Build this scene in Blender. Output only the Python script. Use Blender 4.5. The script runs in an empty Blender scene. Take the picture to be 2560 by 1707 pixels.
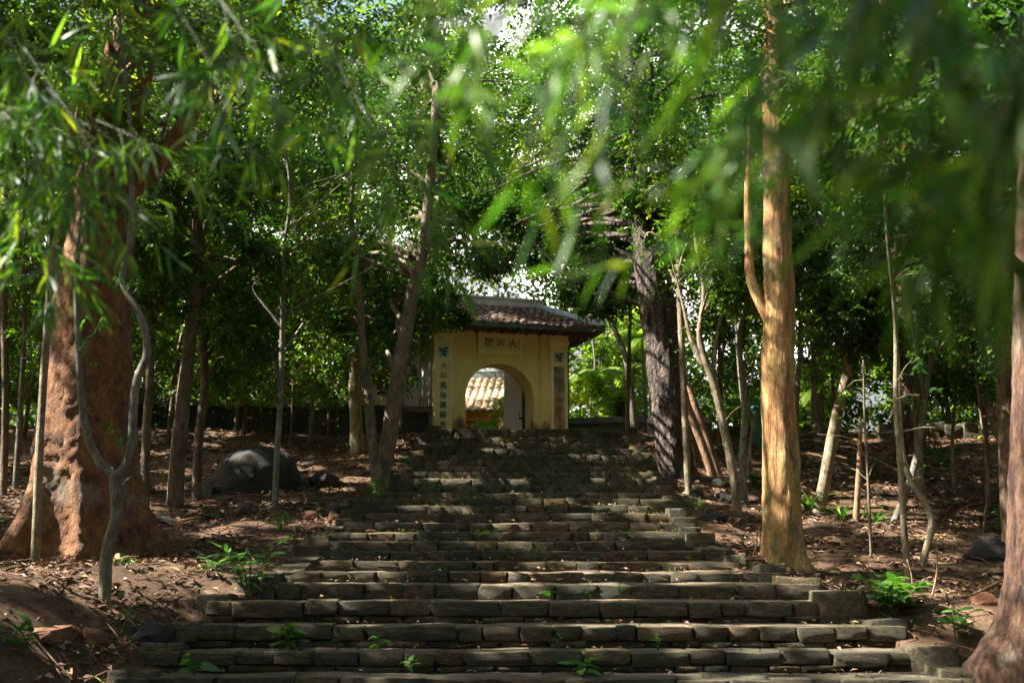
import bpy, bmesh, math, random
import numpy as np
from mathutils import Vector, Matrix, noise as mnoise

# ------------------------------------------------------------------ camera, sky, sun, exposure
SC = bpy.context.scene
COL = SC.collection
R = math.radians
FPX, CX, CY = 2844.0, 1280.0, 853.5          # focal length and centre in photograph pixels (2560 wide)
PITCH = math.atan((1370 - CY) / FPX)
cam_data = bpy.data.cameras.new('camera')
cam = bpy.data.objects.new('camera', cam_data)
COL.objects.link(cam)
cam_data.lens = 40.0
cam_data.sensor_width = 36.0
cam_data.clip_end = 6000
cam_data.clip_start = 0.05
cam.location = (0, 0, 0)
cam.rotation_euler = (math.pi / 2 + PITCH, 0, 0)
cam_data.dof.use_dof = True
cam_data.dof.focus_distance = 18.0
cam_data.dof.aperture_fstop = 2.2
SC.camera = cam

SUN_EL, SUN_TOWARD = R(47), R(2)             # sun from the left
SUN = Vector((-math.cos(SUN_EL) * math.cos(SUN_TOWARD), -math.cos(SUN_EL) * math.sin(SUN_TOWARD), math.sin(SUN_EL)))
world = bpy.data.worlds.new('World')
SC.world = world
world.use_nodes = True
wn = world.node_tree.nodes
sky = wn.new('ShaderNodeTexSky')
sky.sky_type = 'NISHITA'
sky.sun_disc = False
sky.sun_elevation = SUN_EL
sky.sun_rotation = math.atan2(SUN.x, SUN.y)
sky.air_density = 1.0
sky.dust_density = 4.0
bg = wn['Background']
bg.inputs['Strength'].default_value = 0.068
world.node_tree.links.new(sky.outputs[0], bg.inputs[0])
sd = bpy.data.lights.new('sun', 'SUN')
sd.energy = 5.0
sd.angle = R(0.53)
sd.color = (1.0, 0.95, 0.87)
so = bpy.data.objects.new('sun', sd)
COL.objects.link(so)
so.rotation_euler = (-SUN).to_track_quat('-Z', 'Y').to_euler()
so.location = (-20, -5, 30)
SC.view_settings.view_transform = 'Standard'
SC.view_settings.look = 'None'
SC.view_settings.gamma = 1.0
SC.view_settings.exposure = 2.38
SC.view_settings.use_curve_mapping = False
SC.render.engine = 'CYCLES'
cy = SC.cycles
cy.max_bounces = 6
cy.diffuse_bounces = 4
cy.glossy_bounces = 2
cy.transmission_bounces = 4
cy.transparent_max_bounces = 4
cy.caustics_reflective = False
cy.caustics_refractive = False
cy.use_adaptive_sampling = True
cy.adaptive_threshold = 0.02
try:
    cy.use_denoising = True
    cy.denoiser = 'OPENIMAGEDENOISE'
except Exception:
    pass

# ------------------------------------------------------------------ pixels <-> world
_cp, _sp = math.cos(PITCH), math.sin(PITCH)


def ray(x, y):
    dx, dy = (x - CX) / FPX, (CY - y) / FPX
    return Vector((dx, -_sp * dy + _cp, _cp * dy + _sp))


def at(x, y, Y):
    r = ray(x, y)
    return r * (Y / r.y)


def project(P):
    P = np.asarray(P)
    f = P[:, 1] * _cp + P[:, 2] * _sp
    u = -P[:, 1] * _sp + P[:, 2] * _cp
    f = np.where(f < 0.05, 0.05, f)
    return CX + FPX * P[:, 0] / f, CY - FPX * u / f


# ------------------------------------------------------------------ helpers
def tag(o, label=None, cat=None, group=None, kind=None):
    if label: o['label'] = label
    if cat: o['category'] = cat
    if group: o['group'] = group
    if kind: o['kind'] = kind
    return o


def empty(name, loc=(0, 0, 0), rz=0.0):
    o = bpy.data.objects.new(name, None)
    o.empty_display_size = 0.2
    COL.objects.link(o)
    o.location = loc
    o.rotation_euler = (0, 0, rz)
    return o


def link(name, me, mat=None, parent=None, smooth=None):
    o = bpy.data.objects.new(name, me)
    COL.objects.link(o)
    if mat is not None and not me.materials:
        me.materials.append(mat)
    if parent is not None:
        o.parent = parent
    if smooth is not None:
        me.polygons.foreach_set('use_smooth', [smooth] * len(me.polygons))
    return o


class MB:
    """collects vertices and faces in plain lists"""
    def __init__(s):
        s.v = []
        s.f = []

    def add(s, vs, fs):
        n = len(s.v)
        s.v += [tuple(p) for p in vs]
        s.f += [tuple(i + n for i in f) for f in fs]

    def box(s, x0, x1, y0, y1, z0, z1):
        s.add([(x0, y0, z0), (x1, y0, z0), (x1, y1, z0), (x0, y1, z0), (x0, y0, z1), (x1, y0, z1), (x1, y1, z1), (x0, y1, z1)],
              [(0, 3, 2, 1), (4, 5, 6, 7), (0, 1, 5, 4), (1, 2, 6, 5), (2, 3, 7, 6), (3, 0, 4, 7)])

    def tube(s, pts, rad, n=8, cap=True, wob=0.0, seed=0, lobes=None, rough=None):
        pts = [Vector(p) for p in pts]
        m = len(pts)
        base = len(s.v)
        ref = Vector((0.31, 0.95, 0.05))
        for i, p in enumerate(pts):
            t = (pts[min(i + 1, m - 1)] - pts[max(i - 1, 0)]).normalized()
            a = t.cross(ref)
            if a.length < 1e-3:
                a = t.cross(Vector((1, 0, 0)))
            a.normalize()
            b = t.cross(a)
            for k in range(n):
                an = 2 * math.pi * k / n
                r = rad[i]
                if wob:
                    q = Vector((math.cos(an) * 1.3, math.sin(an) * 1.3, p.z * 1.1 + seed * 7.3))
                    r *= 1 + wob * mnoise.noise(q) + wob * 0.5 * mnoise.noise(q * 3.1)
                if rough:
                    am, fa, fz = rough
                    q = Vector((math.cos(an) * fa, math.sin(an) * fa, p.z * fz + seed * 3.1))
                    r *= 1 + am * (1 - 2.2 * abs(mnoise.noise(q))) + am * 0.5 * mnoise.noise(q * 2.7)
                if lobes:
                    r += lobes(i, an)
                s.v.append(tuple(p + (a * math.cos(an) + b * math.sin(an)) * r))
        for i in range(m - 1):
            for k in range(n):
                k2 = (k + 1) % n
                s.f.append((base + i * n + k, base + i * n + k2, base + (i + 1) * n + k2, base + (i + 1) * n + k))
        if cap:
            s.f.append(tuple(base + k for k in range(n))[::-1])
            s.f.append(tuple(base + (m - 1) * n + k for k in range(n)))

    def mesh(s, name):
        me = bpy.data.meshes.new(name)
        me.from_pydata(s.v, [], s.f)
        me.update()
        return me

    def build(s, name, mat, parent=None, smooth=False):
        return link(name, s.mesh(name), mat, parent, smooth)


def catmull(pts, sub):
    """pts: list of (Vector, radius) -> smooth path"""
    out, rad = [], []
    n = len(pts)
    for i in range(n - 1):
        p0, p1, p2, p3 = (pts[max(i - 1, 0)], pts[i], pts[i + 1], pts[min(i + 2, n - 1)])
        for k in range(sub):
            t = k / sub
            t2, t3 = t * t, t * t * t
            q = 0.5 * ((2 * p1[0]) + (p2[0] - p0[0]) * t + (2 * p0[0] - 5 * p1[0] + 4 * p2[0] - p3[0]) * t2 + (3 * p1[0] - p0[0] - 3 * p2[0] + p3[0]) * t3)
            out.append(q)
            rad.append(p1[1] + (p2[1] - p1[1]) * t)
    out.append(pts[-1][0].copy())
    rad.append(pts[-1][1])
    return out, rad


def vnoise(x, y, seed=0):
    """smooth value noise on arrays"""
    xi, yi = np.floor(x).astype(np.int64), np.floor(y).astype(np.int64)
    fx, fy = x - xi, y - yi
    fx, fy = fx * fx * (3 - 2 * fx), fy * fy * (3 - 2 * fy)

    def h(a, b):
        n = (a * 374761393 + b * 668265263 + seed * 974711) & 0x7fffffff
        n = ((n ^ (n >> 13)) * 1274126177) & 0x7fffffff
        return ((n ^ (n >> 16)) & 0xffff) / 65535.0 - 0.5
    return (h(xi, yi) * (1 - fx) + h(xi + 1, yi) * fx) * (1 - fy) + (h(xi, yi + 1) * (1 - fx) + h(xi + 1, yi + 1) * fx) * fy


# ------------------------------------------------------------------ materials
def new_mat(name):
    m = bpy.data.materials.new(name)
    m.use_nodes = True
    nt = m.node_tree
    p = nt.nodes['Principled BSDF']
    return m, nt, p


def nd(nt, typ, **kw):
    n = nt.nodes.new(typ)
    for k, v in kw.items():
        if k.startswith('i_'):
            n.inputs[k[2:].replace('_', ' ')].default_value = v
        else:
            setattr(n, k, v)
    return n


def lk(nt, a, b):
    nt.links.new(a, b)


def ramp(nt, fac, stops, interp='LINEAR'):
    r = nd(nt, 'ShaderNodeValToRGB')
    r.color_ramp.interpolation = interp
    el = r.color_ramp.elements
    while len(el) < len(stops):
        el.new(0.5)
    for e, (p, c) in zip(el, stops):
        e.position = p
        e.color = (c[0], c[1], c[2], 1)
    lk(nt, fac, r.inputs[0])
    return r.outputs[0]


def mixc(nt, fac, a, b, mode='MIX'):
    m = nd(nt, 'ShaderNodeMix', data_type='RGBA', blend_type=mode)
    for s, v in ((0, fac), (6, a), (7, b)):
        if isinstance(v, (int, float)):
            m.inputs[s].default_value = v
        elif isinstance(v, tuple):
            m.inputs[s].default_value = (*v, 1)
        else:
            lk(nt, v, m.inputs[s])
    return m.outputs[2]


def noise_fac(nt, scale, detail=6, rough=0.6, stretch=None, obj=True, dist=0.0):
    tc = nd(nt, 'ShaderNodeTexCoord')
    mp = nd(nt, 'ShaderNodeMapping')
    lk(nt, tc.outputs['Object'], mp.inputs[0])
    if stretch:
        mp.inputs['Scale'].default_value = stretch
    oi = nd(nt, 'ShaderNodeObjectInfo')
    if obj:
        cm = nd(nt, 'ShaderNodeCombineXYZ')
        ml = nd(nt, 'ShaderNodeMath', operation='MULTIPLY')
        ml.inputs[1].default_value = 37.0
        lk(nt, oi.outputs['Random'], ml.inputs[0])
        for k in range(3):
            lk(nt, ml.outputs[0], cm.inputs[k])
        lk(nt, cm.outputs[0], mp.inputs['Location'])
    n = nd(nt, 'ShaderNodeTexNoise')
    n.inputs['Scale'].default_value = scale
    n.inputs['Detail'].default_value = detail
    n.inputs['Roughness'].default_value = rough
    n.inputs['Distortion'].default_value = dist
    lk(nt, mp.outputs[0], n.inputs['Vector'])
    return n.outputs[0]


def bump(nt, p, fac, strength, dist=0.02):
    b = nd(nt, 'ShaderNodeBump')
    b.inputs['Strength'].default_value = strength
    b.inputs['Distance'].default_value = dist
    lk(nt, fac, b.inputs['Height'])
    lk(nt, b.outputs[0], p.inputs['Normal'])


def leaf_mat(name, dark, mid, light, trans=0.4, rough=0.38, tint_attr=True, boost=(1.5, 1.7, 0.6)):
    m, nt, p = new_mat(name)
    if tint_attr:
        a = nd(nt, 'ShaderNodeAttribute', attribute_name='tint')
        f = a.outputs['Fac']
    else:
        f = nd(nt, 'ShaderNodeObjectInfo').outputs['Random']
    c = ramp(nt, f, [(0.0, dark), (0.55, mid), (0.93, light), (1.0, (light[0] * 1.7, light[1] * 1.05, light[2] * 0.8))])
    lk(nt, c, p.inputs['Base Color'])
    p.inputs['Roughness'].default_value = rough
    p.inputs['Specular IOR Level'].default_value = 0.45
    t = nd(nt, 'ShaderNodeBsdfTranslucent')
    tcol = mixc(nt, 1.0, c, boost, 'MULTIPLY')
    lk(nt, tcol, t.inputs[0])
    mx = nd(nt, 'ShaderNodeMixShader')
    mx.inputs[0].default_value = trans
    lk(nt, p.outputs[0], mx.inputs[1])
    lk(nt, t.outputs[0], mx.inputs[2])
    lk(nt, mx.outputs[0], nt.nodes['Material Output'].inputs[0])
    return m


M = {}
M['leaf_a'] = leaf_mat('leaf_forest', (0.025, 0.065, 0.013), (0.075, 0.14, 0.018), (0.19, 0.25, 0.026), 0.48)
M['leaf_b'] = leaf_mat('leaf_dark', (0.016, 0.05, 0.013), (0.045, 0.105, 0.018), (0.13, 0.2, 0.026), 0.44)
M['leaf_c'] = leaf_mat('leaf_fresh', (0.09, 0.16, 0.02), (0.18, 0.28, 0.03), (0.3, 0.38, 0.045), 0.5)
M['leaf_palm'] = leaf_mat('leaf_palm', (0.12, 0.2, 0.035), (0.2, 0.3, 0.05), (0.32, 0.4, 0.08), 0.5)
M['bamboo'] = leaf_mat('leaf_bamboo', (0.025, 0.09, 0.016), (0.075, 0.18, 0.022), (0.19, 0.31, 0.03), 0.5, 0.42, tint_attr=False)
M['weed'] = leaf_mat('leaf_weed', (0.035, 0.1, 0.02), (0.06, 0.15, 0.03), (0.1, 0.21, 0.04), 0.4, 0.35, tint_attr=False)
M['petal'] = leaf_mat('petal_pink', (0.5, 0.05, 0.1), (0.65, 0.1, 0.2), (0.8, 0.25, 0.2), 0.4, 0.5, tint_attr=False, boost=(1.2, 1, 1))


def bark_mat(name, stops, scale=6.0, stretch=(1, 1, 0.22), bstr=0.6, bscale=14.0, rough=0.85, patch=None, bdist=0.03, crack=None):
    m, nt, p = new_mat(name)
    f = noise_fac(nt, scale, 8, 0.65, stretch)
    c = ramp(nt, f, stops)
    if patch:
        pf = noise_fac(nt, patch[1], 5, 0.6, patch[3] if len(patch) > 3 else (1, 1, 0.5))
        pr = ramp(nt, pf, [(patch[2], (0, 0, 0)), (patch[2] + 0.09, (1, 1, 1))])
        c = mixc(nt, pr, c, patch[0])
    fo = noise_fac(nt, bscale * 2.2, 6, 0.75, (1, 1, 0.5))
    c = mixc(nt, 0.8, c, ramp(nt, fo, [(0.34, (0.4, 0.38, 0.36)), (0.5, (1, 1, 1)), (0.68, (1.5, 1.45, 1.35))]), 'MULTIPLY')
    b = noise_fac(nt, bscale, 8, 0.7, stretch)
    if crack:
        vo = nd(nt, 'ShaderNodeTexVoronoi', feature='DISTANCE_TO_EDGE')
        vo.inputs['Scale'].default_value = crack[0]
        tc = nd(nt, 'ShaderNodeTexCoord')
        mp = nd(nt, 'ShaderNodeMapping')
        mp.inputs['Scale'].default_value = crack[1]
        wv = nd(nt, 'ShaderNodeMix', data_type='VECTOR')
        nz = nd(nt, 'ShaderNodeTexNoise')
        nz.inputs['Scale'].default_value = 3.0
        nz.inputs['Detail'].default_value = 6
        lk(nt, tc.outputs['Object'], nz.inputs['Vector'])
        wv.inputs[0].default_value = 0.3
        lk(nt, tc.outputs['Object'], wv.inputs[4])
        lk(nt, nz.outputs['Color'], wv.inputs[5])
        lk(nt, wv.outputs[1], mp.inputs[0])
        lk(nt, mp.outputs[0], vo.inputs['Vector'])
        cr = ramp(nt, vo.outputs['Distance'], [(0.0, (0, 0, 0)), (0.11, (1, 1, 1))])
        dk = ramp(nt, vo.outputs['Distance'], [(0.0, (crack[2],) * 3), (0.09, (1, 1, 1))])
        c = mixc(nt, 1.0, c, dk, 'MULTIPLY')
        b = mixc(nt, 0.5, b, cr)
    lk(nt, c, p.inputs['Base Color'])
    p.inputs['Roughness'].default_value = rough
    bump(nt, p, b, bstr, bdist)
    return m


M['bark_giant'] = bark_mat('bark_giant', [(0.32, (0.05, 0.024, 0.012)), (0.43, (0.16, 0.066, 0.025)), (0.53, (0.25, 0.105, 0.038)), (0.62, (0.3, 0.138, 0.055)), (0.75, (0.3, 0.18, 0.1))], 5.0, (1, 1, 0.7), 1.0, 9.0, 0.88, ((0.27, 0.21, 0.14), 1.6, 0.58, (1, 1, 0.8)), 0.12)
M['bark_tan'] = bark_mat('bark_tan', [(0.3, (0.13, 0.05, 0.018)), (0.42, (0.28, 0.125, 0.038)), (0.52, (0.4, 0.22, 0.07)), (0.62, (0.45, 0.3, 0.11)), (0.75, (0.25, 0.155, 0.05))], 9.0, (1, 1, 0.16), 1.0, 14.0, 0.75, ((0.15, 0.12, 0.04), 4.0, 0.53, (1, 1, 0.4)), 0.06)
M['bark_dark'] = bark_mat('bark_dark', [(0.32, (0.035, 0.026, 0.02)), (0.5, (0.12, 0.085, 0.065)), (0.7, (0.27, 0.2, 0.16))], 9.0, (1, 1, 0.16), 1.0, 11.0, 0.9, None, 0.14, (20.0, (1, 1, 0.18), 0.35))
M['bark_grey'] = bark_mat('bark_grey', [(0.3, (0.085, 0.075, 0.055)), (0.5, (0.16, 0.14, 0.1)), (0.7, (0.27, 0.24, 0.19))], 11.0, (1, 1, 0.5), 0.9, 22.0, 0.85, ((0.34, 0.33, 0.28), 7.0, 0.6), 0.05)
M['bark_pale'] = bark_mat('bark_pale', [(0.3, (0.12, 0.09, 0.05)), (0.5, (0.24, 0.185, 0.105)), (0.72, (0.38, 0.32, 0.21))], 10.0, (1, 1, 0.5), 0.9, 20.0, 0.8, ((0.1, 0.085, 0.045), 4.0, 0.56), 0.05)
M['bark_brown'] = bark_mat('bark_brown', [(0.3, (0.07, 0.045, 0.03)), (0.5, (0.15, 0.1, 0.06)), (0.72, (0.26, 0.19, 0.12))], 10.0, (1, 1, 0.4), 1.0, 18.0, 0.88, ((0.24, 0.23, 0.19), 6.0, 0.62), 0.06)
M['bark_mid'] = bark_mat('bark_mid', [(0.3, (0.08, 0.058, 0.035)), (0.5, (0.17, 0.125, 0.07)), (0.72, (0.3, 0.235, 0.145))], 10.0, (1, 1, 0.5), 0.9, 20.0, 0.85, ((0.07, 0.065, 0.035), 4.0, 0.55), 0.05)
M['bark_red'] = bark_mat('bark_red', [(0.35, (0.03, 0.016, 0.011)), (0.46, (0.1, 0.048, 0.028)), (0.56, (0.16, 0.085, 0.048)), (0.7, (0.22, 0.145, 0.095))], 9.0, (1, 1, 0.22), 1.0, 12.0, 0.9, ((0.24, 0.2, 0.14), 2.5, 0.58), 0.10)
M['twig'] = bark_mat('twig', [(0.3, (0.08, 0.06, 0.035)), (0.7, (0.2, 0.16, 0.1))], 20.0)
M['bamboo_stem'] = bark_mat('bamboo_stem', [(0.3, (0.04, 0.055, 0.015)), (0.7, (0.1, 0.11, 0.035))], 20.0, (1, 1, 1), 0.1, 30, 0.5)
M['deadwood'] = bark_mat('deadwood', [(0.3, (0.14, 0.07, 0.04)), (0.5, (0.26, 0.15, 0.08)), (0.7, (0.38, 0.26, 0.16))], 9.0, (1, 1, 0.12), 0.8, 16)


def stone_mat(name, cols, moss, lich, scale=3.0, moss_th=0.52):
    m, nt, p = new_mat(name)
    f = noise_fac(nt, scale, 8, 0.65)
    c = ramp(nt, f, [(0.3, cols[0]), (0.5, cols[1]), (0.72, cols[2])])
    oi = nd(nt, 'ShaderNodeObjectInfo')
    hue = ramp(nt, oi.outputs['Random'], [(0.0, (0.6, 0.64, 0.62)), (0.5, (1.0, 1.0, 1.0)), (0.8, (1.2, 1.08, 0.95)), (0.93, (1.35, 1.1, 0.85)), (1.0, (1.6, 1.05, 0.75))])
    c = mixc(nt, 1.0, c, hue, 'MULTIPLY')
    mf = noise_fac(nt, scale * 1.7, 6, 0.7)
    mr = ramp(nt, mf, [(moss_th, (0, 0, 0)), (moss_th + 0.14, (1, 1, 1))])
    c = mixc(nt, mr, c, moss)
    lf = noise_fac(nt, scale * 6, 4, 0.6, dist=0.6)
    lr = ramp(nt, lf, [(0.66, (0, 0, 0)), (0.72, (1, 1, 1))])
    c = mixc(nt, lr, c, lich)
    lk(nt, c, p.inputs['Base Color'])
    p.inputs['Roughness'].default_value = 0.9
    b = noise_fac(nt, scale * 5, 8, 0.75)
    bump(nt, p, b, 1.0, 0.07)
    return m


M['step_stone'] = stone_mat('step_stone', [(0.045, 0.038, 0.024), (0.12, 0.096, 0.055), (0.25, 0.19, 0.105)], (0.052, 0.058, 0.018), (0.32, 0.29, 0.21), 3.4, 0.48)
M['boulder'] = stone_mat('boulder_stone', [(0.02, 0.019, 0.015), (0.045, 0.041, 0.032), (0.085, 0.076, 0.058)], (0.035, 0.036, 0.018), (0.15, 0.145, 0.12), 3.5, 0.56)
M['red_rock'] = stone_mat('red_rock', [(0.15, 0.06, 0.035), (0.27, 0.12, 0.065), (0.36, 0.2, 0.12)], (0.12, 0.09, 0.06), (0.35, 0.27, 0.2), 3.0, 0.58)
M['wall_old'] = stone_mat('old_plaster', [(0.035, 0.035, 0.03), (0.075, 0.07, 0.055), (0.16, 0.145, 0.11)], (0.06, 0.06, 0.04), (0.3, 0.28, 0.22), 1.2, 0.55)
M['coping'] = stone_mat('coping_cement', [(0.06, 0.06, 0.055), (0.11, 0.11, 0.1), (0.2, 0.2, 0.18)], (0.06, 0.06, 0.04), (0.3, 0.3, 0.27), 2.0, 0.6)
M['ridge'] = stone_mat('ridge_cement', [(0.26, 0.29, 0.31), (0.4, 0.44, 0.46), (0.55, 0.58, 0.58)], (0.1, 0.11, 0.1), (0.5, 0.5, 0.48), 2.0, 0.62)


def soil_mat():
    m, nt, p = new_mat('forest_soil')
    f = noise_fac(nt, 1.3, 10, 0.7, obj=False)
    c = ramp(nt, f, [(0.3, (0.07, 0.042, 0.027)), (0.48, (0.125, 0.08, 0.05)), (0.62, (0.18, 0.115, 0.073)), (0.8, (0.2, 0.14, 0.095))])
    f2 = noise_fac(nt, 22, 8, 0.75, obj=False)
    c = mixc(nt, 0.75, c, ramp(nt, f2, [(0.3, (0.3, 0.27, 0.24)), (0.5, (0.9, 0.85, 0.8)), (0.68, (1.45, 1.35, 1.2))]), 'MULTIPLY')
    lk(nt, c, p.inputs['Base Color'])
    p.inputs['Roughness'].default_value = 0.95
    p.inputs['Specular IOR Level'].default_value = 0.15
    b = noise_fac(nt, 30, 10, 0.8, obj=False)
    bump(nt, p, b, 1.0, 0.04)
    return m


M['soil'] = soil_mat()


def litter_mat():
    m, nt, p = new_mat('dead_leaf')
    a = nd(nt, 'ShaderNodeAttribute', attribute_name='tint')
    c = ramp(nt, a.outputs['Fac'], [(0.0, (0.05, 0.028, 0.018)), (0.35, (0.12, 0.07, 0.042)), (0.6, (0.21, 0.125, 0.075)), (0.8, (0.36, 0.25, 0.16)), (0.93, (0.45, 0.32, 0.21)), (0.97, (0.42, 0.17, 0.05)), (1.0, (0.16, 0.2, 0.04))])
    lk(nt, c, p.inputs['Base Color'])
    p.inputs['Roughness'].default_value = 0.75
    p.inputs['Specular IOR Level'].default_value = 0.25
    return m


M['litter'] = litter_mat()


def plain(name, col, rough=0.8, var=0.25, scale=4.0, bstr=0.2, stain=None):
    m, nt, p = new_mat(name)
    f = noise_fac(nt, scale, 6, 0.65)
    c = ramp(nt, f, [(0.25, tuple(v * (1 - var) for v in col)), (0.75, tuple(min(1, v * (1 + var)) for v in col))])
    if stain:
        for (scol, sc_, th, st) in stain:
            sf = noise_fac(nt, sc_, 6, 0.65, st)
            sr = ramp(nt, sf, [(th, (0, 0, 0)), (th + 0.12, (1, 1, 1))])
            c = mixc(nt, sr, c, scol)
    lk(nt, c, p.inputs['Base Color'])
    p.inputs['Roughness'].default_value = rough
    if bstr:
        b = noise_fac(nt, scale * 8, 6, 0.7)
        bump(nt, p, b, bstr, 0.02)
    return m


def plaster_mat(name, col, damp, damp2, low=0.9):
    """painted plaster with damp stains rising from the foot of the wall and streaks"""
    m, nt, p = new_mat(name)
    f = noise_fac(nt, 1.6, 7, 0.65, obj=False)
    c = ramp(nt, f, [(0.3, tuple(v * 0.86 for v in col)), (0.7, tuple(min(1, v * 1.08) for v in col))])
    tc = nd(nt, 'ShaderNodeTexCoord')
    sx = nd(nt, 'ShaderNodeSeparateXYZ')
    lk(nt, tc.outputs['Object'], sx.inputs[0])
    sf = noise_fac(nt, 2.4, 7, 0.7, (1, 1, 0.45), obj=False)
    # damp where noise exceeds height
    ma = nd(nt, 'ShaderNodeMath', operation='MULTIPLY_ADD')
    lk(nt, sx.outputs['Z'], ma.inputs[0])
    ma.inputs[1].default_value = -0.32 / low
    lk(nt, sf, ma.inputs[2])
    d = ramp(nt, ma.outputs[0], [(0.18, (0, 0, 0)), (0.3, (1, 1, 1))])
    c = mixc(nt, d, c, damp)
    d2 = ramp(nt, ma.outputs[0], [(0.3, (0, 0, 0)), (0.38, (1, 1, 1))])
    c = mixc(nt, d2, c, damp2)
    sp = noise_fac(nt, 9, 5, 0.7, (1, 1, 0.2), obj=False)
    c = mixc(nt, ramp(nt, sp, [(0.62, (0, 0, 0)), (0.74, (0.55, 0.55, 0.55))]), c, damp)
    lk(nt, c, p.inputs['Base Color'])
    p.inputs['Roughness'].default_value = 0.88
    bump(nt, p, noise_fac(nt, 14, 7, 0.7, obj=False), 0.25, 0.02)
    return m


M['ochre'] = plaster_mat('ochre_plaster', (0.84, 0.65, 0.24), (0.36, 0.2, 0.07), (0.14, 0.12, 0.08), 0.8)
M['ochre_trim'] = plaster_mat('ochre_trim', (0.88, 0.73, 0.36), (0.5, 0.36, 0.16), (0.25, 0.22, 0.15), 0.35)
M['panel_worn'] = plain('worn_panel', (0.5, 0.42, 0.25), 0.9, 0.2, 3, 0.4, [((0.45, 0.2, 0.1), 2.0, 0.5, (1, 1, 0.5)), ((0.17, 0.165, 0.15), 1.3, 0.5, (1, 1, 0.5))])
M['grey_pier'] = plaster_mat('grey_pier', (0.42, 0.4, 0.34), (0.3, 0.28, 0.23), (0.2, 0.2, 0.18), 1.6)
M['ink'] = plain('ink', (0.16, 0.15, 0.11), 0.8, 0.3, 20, 0)
M['tile_white'] = plain('glazed_white', (0.6, 0.63, 0.62), 0.3, 0.1, 8, 0)
M['tile_blue'] = plain('glazed_blue', (0.04, 0.07, 0.12), 0.3, 0.3, 8, 0)
M['roof_old'] = plain('old_roof_tile', (0.17, 0.125, 0.105), 0.9, 0.5, 5, 0.5, [((0.1, 0.085, 0.07), 3, 0.52, (1, 1, 1))])
M['roof_soffit'] = plain('soffit_terracotta', (0.26, 0.1, 0.055), 0.85, 0.3, 6, 0.2)
M['eave_wood'] = plain('eave_wood', (0.1, 0.06, 0.045), 0.85, 0.4, 8, 0.4)
M['roof_lit'] = plain('barrel_tile', (0.62, 0.45, 0.3), 0.85, 0.3, 4, 0.4, [((0.75, 0.68, 0.55), 5, 0.55, (1, 1, 1))])
M['roof_red'] = plain('red_tile', (0.5, 0.22, 0.13), 0.85, 0.35, 4, 0.4)
M['orange_wall'] = plain('orange_wall', (0.75, 0.32, 0.06), 0.85, 0.15, 2, 0.2)
M['pink_wall'] = plain('pink_wall', (0.6, 0.46, 0.4), 0.88, 0.15, 1.5, 0.2, [((0.35, 0.32, 0.3), 2.0, 0.6, (1, 1, 0.3))])
M['lattice'] = plain('lattice_wood', (0.1, 0.04, 0.025), 0.7, 0.3, 8, 0.2)
M['door_paint'] = plain('door_paint', (0.78, 0.7, 0.7), 0.7, 0.1, 2, 0.15, [((0.5, 0.42, 0.42), 4, 0.62, (1, 1, 0.2))])
M['iron'] = plain('iron', (0.03, 0.03, 0.03), 0.5, 0.3, 20, 0)
M['teal'] = plain('teal_paint', (0.05, 0.18, 0.17), 0.5, 0.2, 4, 0.1)
M['plastic'] = plain('plastic_white', (0.7, 0.7, 0.72), 0.4, 0.1, 5, 0.1)
M['board_dark'] = plain('dark_board', (0.1, 0.09, 0.085), 0.8, 0.3, 6, 0.4)

# ------------------------------------------------------------------ terrain shape
rng = np.random.default_rng(7)
random.seed(7)
ROW_Y = [1760, 1694, 1629, 1564, 1502, 1458, 1429, 1403, 1378, 1352, 1329, 1306, 1283, 1263, 1246, 1230, 1212, 1195, 1180, 1166, 1151, 1136, 1121, 1107, 1093, 1071]
ROW_D = [10.2 + 0.47 * min(i, 6) + 0.656 * max(0, i - 6) for i in range(26)]
ROW_Z = [at(CX, y, d).z for y, d in zip(ROW_Y, ROW_D)]
EL = [(1780, 180), (1676, 292), (1567, 419), (1513, 462), (1458, 600), (1430, 686), (1404, 718), (1360, 762), (1322, 822), (1284, 860), (1230, 925), (1197, 958), (1154, 1007), (1110, 1045), (1065, 1072)]
ER = [(1780, 2560), (1633, 2394), (1524, 2199), (1491, 2128), (1448, 2030), (1404, 1872), (1371, 1807), (1328, 1752), (1273, 1720), (1230, 1687), (1175, 1665), (1132, 1622), (1065, 1584)]
_el, _er = sorted(EL), sorted(ER)
ROW_XL, ROW_XR = [], []
for _y, _d in zip(ROW_Y, ROW_D):
    ROW_XL.append(at(float(np.interp(_y, [e[0] for e in _el], [e[1] for e in _el])), _y, _d).x)
    ROW_XR.append(at(float(np.interp(_y, [e[0] for e in _er], [e[1] for e in _er])), _y, _d).x)
ZTOP = ROW_Z[-1]
LEFT_P = [(-20, -1.9), (3, -1.75), (6, -1.45), (8, -0.95), (10, -0.52), (12, -0.28), (14, 0.0), (17, 0.4), (20, 1.0), (24, 2.0), (27, 2.72), (30, 2.75), (60, 2.9), (120, 1.0), (400, 0.0)]
RIGHT_P = [(-20, -1.9), (3, -1.8), (6, -1.6), (8, -1.35), (10, -0.95), (12, -0.62), (14, -0.36), (16, -0.05), (18.5, 0.55), (22, 1.36), (25, 2.3), (27, 2.6), (30, 2.55), (60, 2.2), (120, 0.5), (400, 0.0)]
STAIR_P = [(-20, -1.9), (3, -1.75), (8.5, ROW_Z[0] - 0.25)] + [(d + 0.31, z) for d, z in zip(ROW_D, ROW_Z)] + [(60, ZTOP), (120, 1.0), (400, 0.0)]


def prof(p, y):
    return np.interp(y, [a for a, b in p], [b for a, b in p])


def sstep(t):
    t = np.clip(t, 0, 1)
    return t * t * (3 - 2 * t)


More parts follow.
